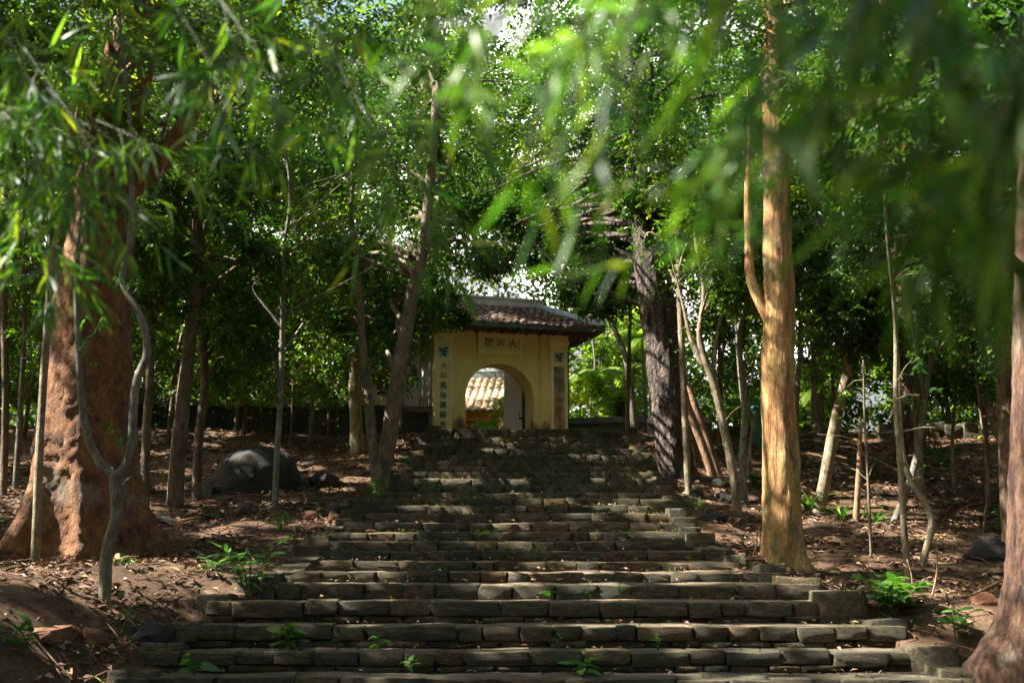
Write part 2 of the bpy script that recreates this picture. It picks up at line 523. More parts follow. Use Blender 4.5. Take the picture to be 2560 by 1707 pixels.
def ground(x, y):
    x, y = np.asarray(x, float), np.asarray(y, float)
    zl, zr, zs = prof(LEFT_P, y), prof(RIGHT_P, y), prof(STAIR_P, y)
    xl = np.interp(y, ROW_D, ROW_XL)
    xr = np.interp(y, ROW_D, ROW_XR)
    wl = sstep((xl + 0.15 - x) / 1.6)
    wr = sstep((x - xr + 0.15) / 1.6)
    inside = (x > xl + 0.22) & (x < xr - 0.22) & (y > 9.9) & (y < 25.6)
    z = zs - 0.02 + (zl - zs) * wl + (zr - zs) * wr
    side = np.clip(wl + wr, 0, 1)
    z = z + side * (0.22 * vnoise(x * 0.5, y * 0.5, 1) + 0.1 * vnoise(x * 1.6, y * 1.6, 2) + 0.04 * vnoise(x * 5, y * 5, 3))
    # the hill keeps rising a little to both sides
    z = z + 0.03 * np.clip(np.abs(x) - 6, 0, 20) * sstep((y - 12) / 8) * sstep((60 - y) / 25)
    return np.where(inside, zs - 0.42, z)


def gz(x, y):
    return float(ground(np.array([x]), np.array([y]))[0])


def gp(px, py, lo=6.0, hi=40.0):
    """where the line of sight through a pixel meets the ground"""
    r = ray(px, py)
    ys = np.linspace(lo, hi, 1400)
    s = ys / r.y
    d = s * r.z - ground(s * r.x, ys)
    k = np.where(d[:-1] * d[1:] <= 0)[0]
    i = int(k[0]) if len(k) else int(np.argmin(np.abs(d)))
    p = r * (ys[i] / r.y)
    return Vector((p.x, p.y, gz(p.x, p.y)))


def axis(fine0, fine1, step, far0, far1, g=1.25):
    a = list(np.arange(fine0, fine1 + 1e-6, step))
    s, v = step, a[-1]
    while v < far1:
        s *= g
        v += s
        a.append(v)
    s, v = step, a[0]
    while v > far0:
        s *= g
        v -= s
        a.insert(0, v)
    return np.array(a)


gx = axis(-9.5, 10.5, 0.11, -400, 400)
gy = axis(6.5, 28.5, 0.11, -60, 600)
XX, YY = np.meshgrid(gx, gy)
ZZ = ground(XX.ravel(), YY.ravel())
nx, ny = len(gx), len(gy)
V = np.stack([XX.ravel(), YY.ravel(), ZZ], 1)
ii = (np.arange(ny - 1)[:, None] * nx + np.arange(nx - 1)[None, :]).ravel()
Fq = np.stack([ii, ii + 1, ii + nx + 1, ii + nx], 1)


def np_mesh(name, V, F, tint=None):
    """mesh from arrays; F is (n,3) or (n,4)"""
    me = bpy.data.meshes.new(name)
    k = F.shape[1]
    me.vertices.add(len(V))
    me.vertices.foreach_set('co', np.ascontiguousarray(V, np.float32).ravel())
    me.loops.add(F.size)
    me.loops.foreach_set('vertex_index', np.ascontiguousarray(F, np.int32).ravel())
    me.polygons.add(len(F))
    me.polygons.foreach_set('loop_start', np.arange(0, F.size, k, dtype=np.int32))
    me.polygons.foreach_set('loop_total', np.full(len(F), k, np.int32))
    if tint is not None:
        at_ = me.attributes.new('tint', 'FLOAT', 'POINT')
        at_.data.foreach_set('value', np.ascontiguousarray(tint, np.float32))
    me.update(calc_edges=True)
    return me


g = link('ground', np_mesh('ground', V, Fq), M['soil'], None, True)
tag(g, 'red-brown forest floor sloping up on both sides of the stairs', 'ground', None, 'structure')

# ------------------------------------------------------------------ stone staircase
M['tread'] = stone_mat('tread_earth', [(0.09, 0.07, 0.045), (0.17, 0.13, 0.085), (0.28, 0.22, 0.15)], (0.06, 0.066, 0.025), (0.3, 0.26, 0.2), 2.2, 0.55)
stairs = empty('stairs', (0, 0, 0))
tag(stairs, 'long flight of rough dark stone stairs climbing to the gate', 'stairs', None, 'structure')


def stone_mesh(seed, cuts=2, rnd=0.55, jit=0.05, name='stone'):
    bm = bmesh.new()
    bmesh.ops.create_cube(bm, size=1.0)
    bmesh.ops.subdivide_edges(bm, edges=bm.edges[:], cuts=cuts, use_grid_fill=True)
    r = random.Random(seed)
    off = Vector((r.uniform(0, 50), r.uniform(0, 50), r.uniform(0, 50)))
    for v in bm.verts:
        p = v.co.copy()
        n = 7.0
        k = (abs(p.x) ** n + abs(p.y) ** n + abs(p.z) ** n) ** (1 / n) / 0.5
        # push grid lines towards the edges so that the corner chamfer stays tight
        q = Vector([math.copysign(0.44, c) if 0.2 < abs(c) < 0.3 else c for c in p])
        k = (abs(q.x * 2) ** n + abs(q.y * 2) ** n + abs(q.z * 2) ** n) ** (1 / n)
        q2 = q / max(k, 1e-6) if k > 1 else q
        q = q.lerp(q2, rnd)
        q += mnoise.noise_vector(q * 1.7 + off) * jit + mnoise.noise_vector(q * 5 + off) * jit * 0.5 + mnoise.noise_vector(q * 12 + off) * jit * 0.22
        v.co = q
    me = bpy.data.meshes.new(name)
    bm.to_mesh(me)
    bm.free()
    me.polygons.foreach_set('use_smooth', [True] * len(me.polygons))
    return me


STONES = [stone_mesh(i, 3, 0.6, 0.085) for i in range(16)]
for s_ in STONES:
    s_.materials.append(M['step_stone'])
BLOCKS = [stone_mesh(100 + i, 3, 0.35, 0.07, 'end_block') for i in range(6)]
for s_ in BLOCKS:
    s_.materials.append(M['step_stone'])

rs = random.Random(11)
joined = MB()
n_parts = 0


def put_stone(cx, cy_, cz, w, d, h, part=True, pool=STONES, name='stone', rot=0.018):
    global n_parts
    me = rs.choice(pool)
    m4 = Matrix.Translation((cx, cy_, cz)) @ Matrix.Rotation(rs.gauss(0, rot), 4, 'Z') @ Matrix.Rotation(rs.gauss(0, rot * 0.55), 4, 'Y') @ Matrix.Rotation(rs.gauss(0, rot), 4, 'X') @ Matrix.Diagonal((w, d, h, 1))
    if part:
        o = bpy.data.objects.new(name, me)
        COL.objects.link(o)
        o.parent = stairs
        o.matrix_local = m4
        n_parts += 1
    else:
        joined.add([m4 @ v.co for v in me.vertices], [tuple(p.vertices) for p in me.polygons])


for i in range(26):
    d, z, xl, xr = ROW_D[i], ROW_Z[i], ROW_XL[i], ROW_XR[i]
    zb = ROW_Z[i - 1] if i else z - 0.3
    h = max(z - zb, 0.1)
    part = i <= 14
    wmean = 0.43 if i < 6 else 0.35
    # tread: uneven slab of beaten earth and stone behind the facing stones
    nxs = max(8, int((xr - xl) / 0.22))
    d1 = ROW_D[i + 1] + 0.12 if i < 25 else 31.5
    t = MB()
    vs, fs = [], []
    for j in range(5):
        yy = d + 0.10 + (d1 - d - 0.10) * j / 4
        for k in range(nxs + 1):
            xx = xl + 0.05 + (xr - xl - 0.1) * k / nxs
            wv = mnoise.noise(Vector((xx * 2.1, yy * 2.1, i))) * 0.022 + mnoise.noise(Vector((xx * 6, yy * 6, i))) * 0.01
            vs.append((xx, yy, z - 0.014 + wv + (0.01 if j else -0.02)))
    for j in range(4):
        for k in range(nxs):
            a = j * (nxs + 1) + k
            fs.append((a, a + 1, a + nxs + 2, a + nxs + 1))
    t.add(vs, fs)
    nb = len(t.v)
    t.add([(xl + 0.05, d + 0.1, z - 0.03), (xr - 0.05, d + 0.1, z - 0.03), (xr - 0.05, d + 0.1, zb - 0.35), (xl + 0.05, d + 0.1, zb - 0.35)], [(0, 1, 2, 3)])
    t.build('tread', M['tread'], stairs, True)
    # facing stones in one or two courses
    two = h > 0.165 and i <= 7
    courses = [(z, h * 0.7 if two else h + 0.02)]
    if two:
        courses.append((z - h * 0.7, h * 0.32))
    wob = rs.uniform(0, 9)
    for ci, (zt, hh) in enumerate(courses):
        x = xl + rs.uniform(0, 0.1)
        while x < xr - 0.1:
            w = min(max(rs.lognormvariate(math.log(wmean), 0.36), 0.2), 0.95) * (1.0 if ci == 0 else 0.85)
            if xr - x - w < 0.2:
                w = xr - x
            sag = (0.03 if i < 12 else 0.012) * mnoise.noise(Vector((x * 0.6, wob, 0)))
            dd = 0.3
            hs = hh * rs.uniform(0.93, 1.03)
            put_stone(x + w / 2, d + dd / 2 + rs.gauss(0, 0.016) + (0.012 if ci else 0) + sag, zt - hh / 2 + rs.gauss(0, 0.006) + sag * 0.6,
                      w * rs.uniform(0.985, 1.04), dd, hs * rs.uniform(0.96, 1.03), part and (ci == 0 or i <= 4))
            x += w
    # end blocks
    bz = 0.07 if i > 3 else 0.04
    for sgn, xe in ((-1, xl), (1, xr)):
        bw = rs.uniform(0.3, 0.5) * (1.05 if i < 6 else 0.8)
        bh = h + 0.18 + bz
        put_stone(xe - sgn * bw * 0.4, d + 0.24 + rs.uniform(0, 0.1), z + bz - bh / 2 + rs.gauss(0, 0.02), bw, rs.uniform(0.42, 0.55), bh, True, BLOCKS, 'end_block', 0.06)
        if rs.random() < 0.45 and i > 3:
            put_stone(xe - sgn * bw * 0.35, d + 0.48, z + bz * 0.4 - 0.1, bw * 0.8, 0.3, 0.24, True, BLOCKS, 'end_block', 0.1)
jo = joined.build('upper_stones', M['step_stone'], stairs, True)
tag(jo, kind='stuff')
print('stairs parts', n_parts)

# ------------------------------------------------------------------ rocks
def rock(name, label, c, size, mat, seed, cat='rock', group=None, sub=4, amp=0.22, rz=0.0, sq=0.0):
    bm = bmesh.new()
    bmesh.ops.create_icosphere(bm, subdivisions=sub, radius=0.5)
    off = Vector((seed * 3.7, seed * 1.3, seed * 9.1))
    rc = random.Random(seed)
    cuts = []
    for k in range(11 if amp > 0.15 else 4):
        nn = Vector((rc.gauss(0, 1), rc.gauss(0, 1), rc.gauss(0.2, 0.8))).normalized()
        cuts.append((nn, rc.uniform(0.30, 0.44) if amp > 0.15 else rc.uniform(0.41, 0.47)))
    for v in bm.verts:
        p = v.co.copy()
        for nn, hh in cuts:
            e = p.dot(nn) - hh
            if e > 0:
                p -= nn * e * 0.9
        f = 1 + amp * mnoise.noise(p * 2.2 + off) + amp * 0.45 * mnoise.noise(p * 5 + off) + amp * 0.18 * mnoise.noise(p * 13 + off)
        v.co = Vector((p.x * size[0], p.y * size[1], p.z * size[2])) * f
        if sq:
            v.co.z += sq * v.co.x * size[2] * 0.6
    me = bpy.data.meshes.new(name)
    bm.to_mesh(me)
    bm.free()
    o = link(name, me, mat, None, True)
    o.location = c
    o.rotation_euler = (0, 0, rz)
    tag(o, label, cat, group)
    return o


p = gp(620, 1232)
rock('boulder', 'large smooth grey boulder on the left slope behind the thin sapling', p + Vector((0, 0.35, 0.18)), (1.6, 1.25, 1.3), M['boulder'], 3, 'boulder', None, 5, 0.12, 0.25, 0.16)
ROCKS = [
    ('angular dark rock between the big boulder and the double trunk', 812, 1212, (0.62, 0.5, 0.46), 'boulder', 0.35),
    ('small flat rock above the angular rock, right of the boulder', 768, 1165, (0.4, 0.3, 0.16), 'boulder', 0.3),
    ('rounded grey-brown stone next to the left edge of the stairs', 835, 1282, (0.42, 0.34, 0.3), 'boulder', 0.25),
    ('orange-red stone below the rounded one at the left stair edge', 832, 1302, (0.34, 0.3, 0.22), 'red_rock', 0.35),
    ('reddish stone half sunk in soil, left of the orange stone', 772, 1298, (0.34, 0.3, 0.2), 'red_rock', 0.35),
    ('pointed red clay lump in the soil beside the stair blocks', 790, 1325, (0.36, 0.32, 0.22), 'red_rock', 0.4),
    ('dark rock heap under the left end of the boulder', 545, 1235, (0.4, 0.35, 0.34), 'boulder', 0.4),
    ('grey rock lying in front of the boulder', 530, 1300, (0.5, 0.36, 0.22), 'boulder', 0.38),
    ('dark jagged rock in front of the big boulder', 610, 1288, (0.5, 0.4, 0.3), 'boulder', 0.4),
    ('low flat stone at the right foot of the giant trunk', 395, 1310, (0.46, 0.4, 0.2), 'boulder', 0.35),
    ('pale slab leaning beside the lowest left stair blocks', 375, 1600, (0.52, 0.4, 0.36), 'boulder', 0.3),
    ('long brown rock in the litter at the lower left', 130, 1590, (0.62, 0.4, 0.22), 'red_rock', 0.3),
    ('smaller brown rock right of the long brown one', 215, 1600, (0.4, 0.3, 0.2), 'red_rock', 0.3),
    ('dark rounded rock on the right slope beside the red-barked trunk', 2478, 1398, (0.72, 0.5, 0.46), 'boulder', 0.25),
    ('flat grey rock behind the right stair edge', 1790, 1305, (0.5, 0.4, 0.22), 'boulder', 0.35),
    ('small dark stone at the foot of the thin straight sapling', 1745, 1240, (0.26, 0.24, 0.24), 'boulder', 0.35),
    ('dark stone below the leaning dead stems', 1815, 1255, (0.5, 0.35, 0.26), 'boulder', 0.4),
    ('small grey stone left of the tan trunk foot', 1885, 1380, (0.28, 0.24, 0.16), 'boulder', 0.35),
    ('brown stone tucked against the roots at the lower right', 2475, 1510, (0.3, 0.26, 0.2), 'red_rock', 0.3),
]
for k, (lab, px, py, sz, mt, amp) in enumerate(ROCKS):
    q = gp(px, py)
    rock('rock', lab, q + Vector((0, 0.08, sz[2] * 0.14)), sz, M[mt], 20 + k, 'rock', 'rocks on the forest floor', 4, amp * 0.8, k * 0.7)

# rubble retaining wall along the crest on the right slope
rw = empty('rubble_wall', (0, 0, 0))
tag(rw, 'low dark rubble wall along the crest of the right slope', 'wall')
rs2 = random.Random(5)
for course in range(2):
    x = 4.4
    while x < 13.5:
        w = rs2.uniform(0.25, 0.5)
        yy = 25.6 + (x - 4.4) * -0.06
        if course and rs2.random() < 0.35:
            x += w
            continue
        o = bpy.data.objects.new('stone', rs2.choice(BLOCKS))
        COL.objects.link(o)
        o.parent = rw
        o.location = (x + w / 2, yy + rs2.gauss(0, 0.05), gz(x, yy - 0.3) + 0.04 + course * 0.19 + rs2.gauss(0, 0.02))
        o.scale = (w * 1.02, 0.4, 0.24)
        o.rotation_euler = (rs2.gauss(0, 0.1), rs2.gauss(0, 0.1), rs2.gauss(0, 0.15))
        x += w

# ------------------------------------------------------------------ the gate
GPHI = R(17)
gc = at(1252, 1000, 31.0)
gate = empty('gate', (gc.x, 31.0, ZTOP), GPHI)
gate.scale = (1.025, 1, 1)
tag(gate, 'ochre plastered temple gate with arched doorway, pilasters and old tiled roof', 'gate')
HW, TH, AR, SPR, WTOP = 1.86, 0.86, 0.95, 1.42, 3.25      # half width, thickness, arch radius, springing, wall top
AX = -0.02


def wall_with_arch():
    b = MB()
    n = 22
    pts = [(AX - AR, 0.0), (AX - AR, SPR)]
    pts += [(AX - AR * math.cos(math.pi * k / n), SPR + AR * math.sin(math.pi * k / n)) for k in range(1, n)]
    pts += [(AX + AR, SPR), (AX + AR, 0.0)]
    for y, flip in ((0.0, False), (TH, True)):
        def q(a):
            b.add(a if not flip else a[::-1], [(0, 1, 2, 3)])
        q([(-HW, y, 0), (AX - AR, y, 0), (AX - AR, y, SPR), (-HW, y, SPR)])
        q([(AX + AR, y, 0), (HW, y, 0), (HW, y, SPR), (AX + AR, y, SPR)])
        q([(-HW, y, SPR), (AX - AR, y, SPR), (AX - AR, y, WTOP), (-HW, y, WTOP)])
        q([(AX + AR, y, SPR), (HW, y, SPR), (HW, y, WTOP), (AX + AR, y, WTOP)])
        for k in range(1, len(pts) - 2):
            (x0, z0), (x1, z1) = pts[k], pts[k + 1]
            q([(x0, y, z0), (x1, y, z1), (x1, y, WTOP), (x0, y, WTOP)])
    for k in range(len(pts) - 1):
        (x0, z0), (x1, z1) = pts[k], pts[k + 1]
        b.add([(x0, 0, z0), (x0, TH, z0), (x1, TH, z1), (x1, 0, z1)], [(0, 1, 2, 3)])
    b.add([(-HW, 0, 0), (-HW, 0, WTOP), (-HW, TH, WTOP), (-HW, TH, 0)], [(0, 1, 2, 3)])
    b.add([(HW, 0, 0), (HW, TH, 0), (HW, TH, WTOP), (HW, 0, WTOP)], [(0, 1, 2, 3)])
    return b


wall_with_arch().build('wall', M['ochre'], gate)


def text_mesh(body, size, depth=0.004):
    cu = bpy.data.curves.new('lettering', 'FONT')
    cu.body = body
    cu.size = size
    cu.align_x = 'CENTER'
    cu.align_y = 'CENTER'
    cu.extrude = depth
    cu.offset = size * 0.012
    o = bpy.data.objects.new('tmp_text', cu)
    COL.objects.link(o)
    dg = bpy.context.evaluated_depsgraph_get()
    me = bpy.data.meshes.new_from_object(o.evaluated_get(dg))
    bpy.data.objects.remove(o)
    return me


def flower_tile(parent, x0, x1, z0, z1, y):
    b = MB()
    b.box(x0, x1, y - 0.012, y + 0.02, z0, z1)
    t = b.build('glazed_tile', M['tile_white'], parent)
    f = MB()
    cx, cz, r = (x0 + x1) / 2, (z0 + z1) / 2, (x1 - x0) / 2

    def blob(px, pz, a, w, l):
        n = 8
        vs = []
        for k in range(n):
            u, v = math.cos(2 * math.pi * k / n) * l, math.sin(2 * math.pi * k / n) * w
            vs.append((px + u * math.cos(a) - v * math.sin(a), y - 0.016, pz + u * math.sin(a) + v * math.cos(a)))
        f.add(vs, [tuple(range(n))])
    rr = random.Random(3)
    for k in range(7):
        a = 2 * math.pi * k / 7
        blob(cx + math.cos(a) * r * 0.34, cz + r * 0.1 + math.sin(a) * r * 0.34, a, r * 0.13, r * 0.26)
    for k in range(26):
        blob(cx + rr.uniform(-0.74, 0.74) * r, cz + rr.uniform(-0.74, 0.74) * r, rr.uniform(0, 3.14), r * rr.uniform(0.06, 0.14), r * rr.uniform(0.14, 0.26))
    tag(f.build('floral_print', M['tile_blue'], t), kind='stuff')


def pilaster(x0, x1, worn, chars):
    b = MB()
    xm = (x0 + x1) / 2
    b.box(x0, x1, -0.13, 0.12, 0, 3.10)
    p_ = b.build('pilaster', M['ochre_trim'], gate)
    # capital: cove flaring out, with a flat band on top
    c = MB()
    prof_ = [(2.80, 0.015), (2.84, 0.025), (2.86, 0.0), (2.92, 0.012), (2.98, 0.04), (3.04, 0.045), (3.08, 0.045), (3.08, 0.02), (3.22, 0.02)]
    vs = []
    for z, o in prof_:
        vs += [(x0 - o, -0.13 - o, z), (x1 + o, -0.13 - o, z), (x1 + o, 0.13, z), (x0 - o, 0.13, z)]
    fs = []
    for k in range(len(prof_) - 1):
        for j in range(4):
            fs.append((k * 4 + j, k * 4 + (j + 1) % 4, k * 4 + 4 + (j + 1) % 4, k * 4 + 4 + j))
    c.add(vs, fs)
    c.build('capital', M['ochre_trim'], p_)
    flower_tile(gate, xm - 0.15, xm + 0.15, 2.44, 2.76, -0.13)
    # raised frame round a sunken couplet panel
    fr = MB()
    fx0, fx1, fz0, fz1 = x0 + 0.012, x1 - 0.012, 0.3, 2.42
    ix0, ix1, iz0, iz1 = xm - 0.165, xm + 0.165, 0.5, 2.34
    y0 = -0.13
    fr.box(fx0, ix0, y0 - 0.028, y0, fz0, fz1)
    fr.box(ix1, fx1, y0 - 0.028, y0, fz0, fz1)
    fr.box(ix0, ix1, y0 - 0.0275, y0, iz1, fz1)
    fr.box(ix0, ix1, y0 - 0.0275, y0, fz0, iz0)
    fr.build('panel_frame', M['ochre_trim'], p_)
    pn = MB()
    pn.add([(ix0, y0 - 0.003, iz0), (ix1, y0 - 0.003, iz0), (ix1, y0 - 0.003, iz1), (ix0, y0 - 0.003, iz1)], [(0, 1, 2, 3)])
    pnl = pn.build('couplet_panel', M['panel_worn'] if worn else M['ochre_trim'], gate)
    for k, ch in enumerate(chars):
        zz = iz1 - 0.14 - k * (iz1 - iz0 - 0.24) / (len(chars) - 1)
        o = link('character', text_mesh(ch, 0.2), M['ink'], pnl)
        o.rotation_euler = (math.pi / 2, 0, 0)
        o.location = (xm, y0 - 0.008, zz)


pilaster(-1.86, -1.37, False, '大慈真境壽歸衆')
pilaster(1.37, 1.86, True, '道衛文與福海通')
b = MB()
b.box(1.10, 1.37, -0.05, 0.0, 0, WTOP - 0.02)
b.box(-1.37, -1.10, -0.05, 0.0, 0, WTOP - 0.02)
b.build('wall_band', M['ochre'], gate)
# name plaque
PX0, PX1, PZ0, PZ1 = -0.66, 0.62, 2.62, 3.2
b = MB()
b.box(PX0, PX0 + 0.11, -0.075, 0, PZ0, PZ1)
b.box(PX1 - 0.11, PX1, -0.075, 0, PZ0, PZ1)
b.box(PX0 + 0.11, PX1 - 0.11, -0.074, 0, PZ0, PZ0 + 0.13)
b.box(PX0 + 0.11, PX1 - 0.11, -0.074, 0, PZ1 - 0.08, PZ1)
b.build('plaque_frame', M['ochre_trim'], gate)
b = MB()
b.add([(PX0 + 0.11, -0.03, PZ0 + 0.13), (PX1 - 0.11, -0.03, PZ0 + 0.13), (PX1 - 0.11, -0.03, PZ1 - 0.08), (PX0 + 0.11, -0.03, PZ1 - 0.08)], [(0, 1, 2, 3)])
plq = b.build('name_plaque', M['ochre_trim'], gate)
for k, ch in enumerate('閣慈大'):
    o = link('character', text_mesh(ch, 0.26), M['ink'], plq)
    o.rotation_euler = (math.pi / 2, 0, 0)
    o.location = (-0.34 + k * 0.33, -0.036, 2.93)
# grey cement piers behind the pilasters (their outer faces show on the left)
b = MB()
b.box(-1.93, -1.72, 0.122, 1.42, 0, 3.2)
b.build('side_pier', M['grey_pier'], gate)
b = MB()
b.box(1.70, 1.88, 0.862, 1.42, 0, 3.2)
b.build('side_pier', M['grey_pier'], gate)
# door leaf, swung open into the courtyard
dl = empty('door_leaf', (AX + AR - 0.03, TH - 0.02, 0.0), R(106))
dl.parent = gate
b = MB()
b.box(0, 0.98, -0.022, 0.022, 0.03, 2.75)
b.build('door_panel', M['door_paint'], dl)
b = MB()
b.box(-0.012, 0.03, -0.034, 0.034, 0.03, 2.75)
b.build('door_stile', M['eave_wood'], dl)
b = MB()
for zz in (0.35, 0.55, 0.95):
    b.box(0.02, 0.16, 0.024, 0.05, zz, zz + 0.05)
b.tube([(0.1, 0.05, 0.95), (0.1, 0.08, 1.05), (0.1, 0.05, 1.15)], [0.012] * 3, 6)
b.build('iron_latch', M['iron'], dl)

# roof: hipped, four slopes, front slope laid tile by tile
RX, RY0, RY1, EZ_ = 2.70, -0.82, 2.1, 3.33
RGX, RGY, RGZ = 1.28, 0.64, 4.12
roof = empty('roof')
roof.parent = gate


def hip_pt(u, v, side):
    """front (0) slope: u -1..1 along the eave, v 0..1 up; sags a little like old roofs"""
    x = u * (RX + (RGX - RX) * v)
    y = RY0 + (RGY - RY0) * v
    z = EZ_ + (RGZ - EZ_) * (v ** 1.15) + 0.06 * (abs(u) ** 5) * (1 - v)
    return Vector((x, y, z))


deck = MB()


def slope_grid(fn, nu, nv, off):
    vs, fs = [], []
    for j in range(nv + 1):
        for i in range(nu + 1):
            q = fn(-1 + 2 * i / nu, j / nv)
            vs.append((q.x, q.y, q.z + off))
    for j in range(nv):
        for i in range(nu):
            a = j * (nu + 1) + i
            fs.append((a, a + 1, a + nu + 2, a + nu + 1))
    return vs, fs


def front(u, v):
    return hip_pt(u, v, 0)


def backs(u, v):
    q = hip_pt(-u, v, 0)
    q.y = 2 * RGY - q.y
    return q


def sides(sgn):
    def fn(u, v):
        hy = (RGY - RY0) * (1 - v) * u * sgn
        z = EZ_ + (RGZ - EZ_) * (v ** 1.15) + 0.06 * (abs(u) ** 5) * (1 - v)
        return Vector((sgn * (RX + (RGX - RX) * v), RGY + hy, z))
    return fn


for fn in (front, backs, sides(1), sides(-1)):
    deck.add(*slope_grid(fn, 16, 6, 0.0))
deck.build('roof_deck', M['roof_old'], roof, True)
sof = MB()
for fn in (front, backs, sides(1), sides(-1)):
    vs, fs = slope_grid(fn, 16, 6, -0.07)
    sof.add(vs, [f[::-1] for f in fs])
sof.build('soffit', M['roof_soffit'], roof)
tile_me = MB()
nseg = 5
vs = []
for j in (0, 1):
    for k in range(nseg + 1):
        a = math.pi * k / nseg
        vs.append((-0.5 + k / nseg, j * 1.0, 0.035 * math.sin(a) + 0.022 * (1 - j)))
for k in range(nseg + 1):
    vs.append((-0.5 + k / nseg, 0, 0.035 * math.sin(math.pi * k / nseg) - 0.004))
fs = [(k, k + 1, nseg + 2 + k, nseg + 1 + k) for k in range(nseg)] + [(2 * nseg + 2 + k, 2 * nseg + 3 + k, k + 1, k) for k in range(nseg)]
tile_me.add(vs, fs)
TILE = tile_me.mesh('roof_tile')
TILE.materials.append(M['roof_old'])
rr = random.Random(9)
NR = 10
for j in range(NR):
    v = j / NR
    n = max(4, int(2 * (RX + (RGX - RX) * v) / 0.2))
    for i in range(n):
        u = -1 + 2 * (i + 0.5) / n
        p0, p1 = front(u, v), front(u, min(1, v + 1.25 / NR))
        p2 = front(u + 1.0 / n, v)
        ax = (p2 - p0).normalized()
        ay = (p1 - p0)
        az = ax.cross(ay).normalized()
        wd = (p2 - p0).length * 2 * 0.98
        o = bpy.data.objects.new('roof_tile', TILE)
        COL.objects.link(o)
        o.parent = roof
        jt = rr.gauss(0, 0.012)
        m4 = Matrix(((ax.x * wd, ay.x, az.x, p0.x + az.x * 0.012 - ay.x * 0.04), (ax.y * wd, ay.y, az.y, p0.y + az.y * 0.012 - ay.y * 0.04 + jt), (ax.z * wd, ay.z, az.z, p0.z + az.z * 0.012 - ay.z * 0.04), (0, 0, 0, 1)))
        o.matrix_local = m4
# ridge and hip ribs
b = MB()
b.box(-RGX - 0.1, RGX + 0.1, RGY - 0.11, RGY + 0.11, RGZ - 0.08, RGZ + 0.19)
b.box(-RGX - 0.14, RGX + 0.14, RGY - 0.14, RGY + 0.14, RGZ + 0.192, RGZ + 0.25)
b.build('ridge', M['ridge'], roof)
for sx in (-1, 1):
    for back in (False, True):
        pts = []
        for k in range(9):
            q = hip_pt(sx, 1 - k / 8, 0)
            if back:
                q.y = 2 * RGY - q.y
            if k == 8:
                q.z += 0.06
            pts.append(q + Vector((0, 0, 0.06)))
        b = MB()
        b.tube(pts, [0.105] * 9, 6)
        b.build('hip_rib', M['ridge'], roof)
# eave fascia with scalloped drip tiles on the three visible sides
b = MB()
N = 54
for k in range(N):
    u0, u1 = -1 + 2 * k / N, -1 + 2 * (k + 1) / N
    p0, p1 = front(u0, 0), front(u1, 0)
    pm = (p0 + p1) / 2
    y = RY0 - 0.012
    b.add([(p0.x, y, p0.z + 0.02), (p1.x, y, p1.z + 0.02), (p1.x, y, p1.z - 0.075), (pm.x, y, pm.z - 0.125), (p0.x, y, p0.z - 0.075)], [(4, 3, 2, 1, 0)])
    b.add([(p0.x, y + 0.03, p0.z + 0.02), (p1.x, y + 0.03, p1.z + 0.02), (p1.x, y + 0.03, p1.z - 0.075), (pm.x, y + 0.03, pm.z - 0.125), (p0.x, y + 0.03, p0.z - 0.075)], [(0, 1, 2, 3, 4)])
b.build('eave_drip_edge', M['coping'], roof)
b = MB()
for sx in (-1, 1):
    for k in range(24):
        f_ = sides(sx)
        p0, p1 = f_(-1 + k / 12, 0), f_(-1 + (k + 1) / 12, 0)
        b.add([p0 + Vector((sx * 0.012, 0, 0.02)), p1 + Vector((sx * 0.012, 0, 0.02)), p1 + Vector((sx * 0.012, 0, -0.09)), p0 + Vector((sx * 0.012, 0, -0.09))], [(0, 1, 2, 3)])
b.build('eave_side_edge', M['eave_wood'], roof)
for k in range(15):
    x = -2.5 + 5.0 * k / 14
    b = MB()
    b.box(x - 0.03, x + 0.03, RY0 + 0.04, 0.3, 3.2, 3.26)
    b.build('rafter', M['eave_wood'], roof)
for k in range(8):
    y = RY0 + 0.3 + 2.3 * k / 7
    b = MB()
    b.box(1.9, RX - 0.08, y - 0.03, y + 0.03, 3.192, 3.252)
    b.build('rafter', M['eave_wood'], roof)
# small white lamp bracket under the right eave corner
b = MB()
b.box(2.28, 2.36, -0.62, -0.54, 2.93, 3.03)
b.box(2.305, 2.335, -0.595, -0.565, 3.03, 3.13)
b.build('eave_lamp', M['plastic'], gate)
# hanging cable on the right of the gate
b = MB()
b.tube([(2.02, 0.3, 3.1), (2.03, 0.3, 1.5), (2.0, 0.3, 0.2)], [0.03] * 3, 6)
b.build('cable', M['iron'], gate)


# needles and dead leaves lying on the roof
def leaf_quads(P, D, N, L, W, fold=0.15, droop=0.1):
    """diamond leaves folded along the midrib: arrays -> verts, tris"""
    n = len(P)
    S = np.cross(D, N)
    S /= np.linalg.norm(S, axis=1, keepdims=True) + 1e-9
    N2 = np.cross(S, D)
    L, W = L[:, None], W[:, None]
    v0 = P
    v1 = P + D * L * 0.42 + S * W * 0.5 + N2 * W * fold
    v2 = P + D * L - N2 * L * droop
    v3 = P + D * L * 0.42 - S * W * 0.5 + N2 * W * fold
    V = np.stack([v0, v1, v2, v3], 1).reshape(-1, 3)
    i = np.arange(n)[:, None] * 4
    F = np.concatenate([i + np.array([[0, 1, 2]]), i + np.array([[0, 2, 3]])], 1).reshape(-1, 3)
    return V, F


def unit(a):
    return a / (np.linalg.norm(a, axis=1, keepdims=True) + 1e-9)


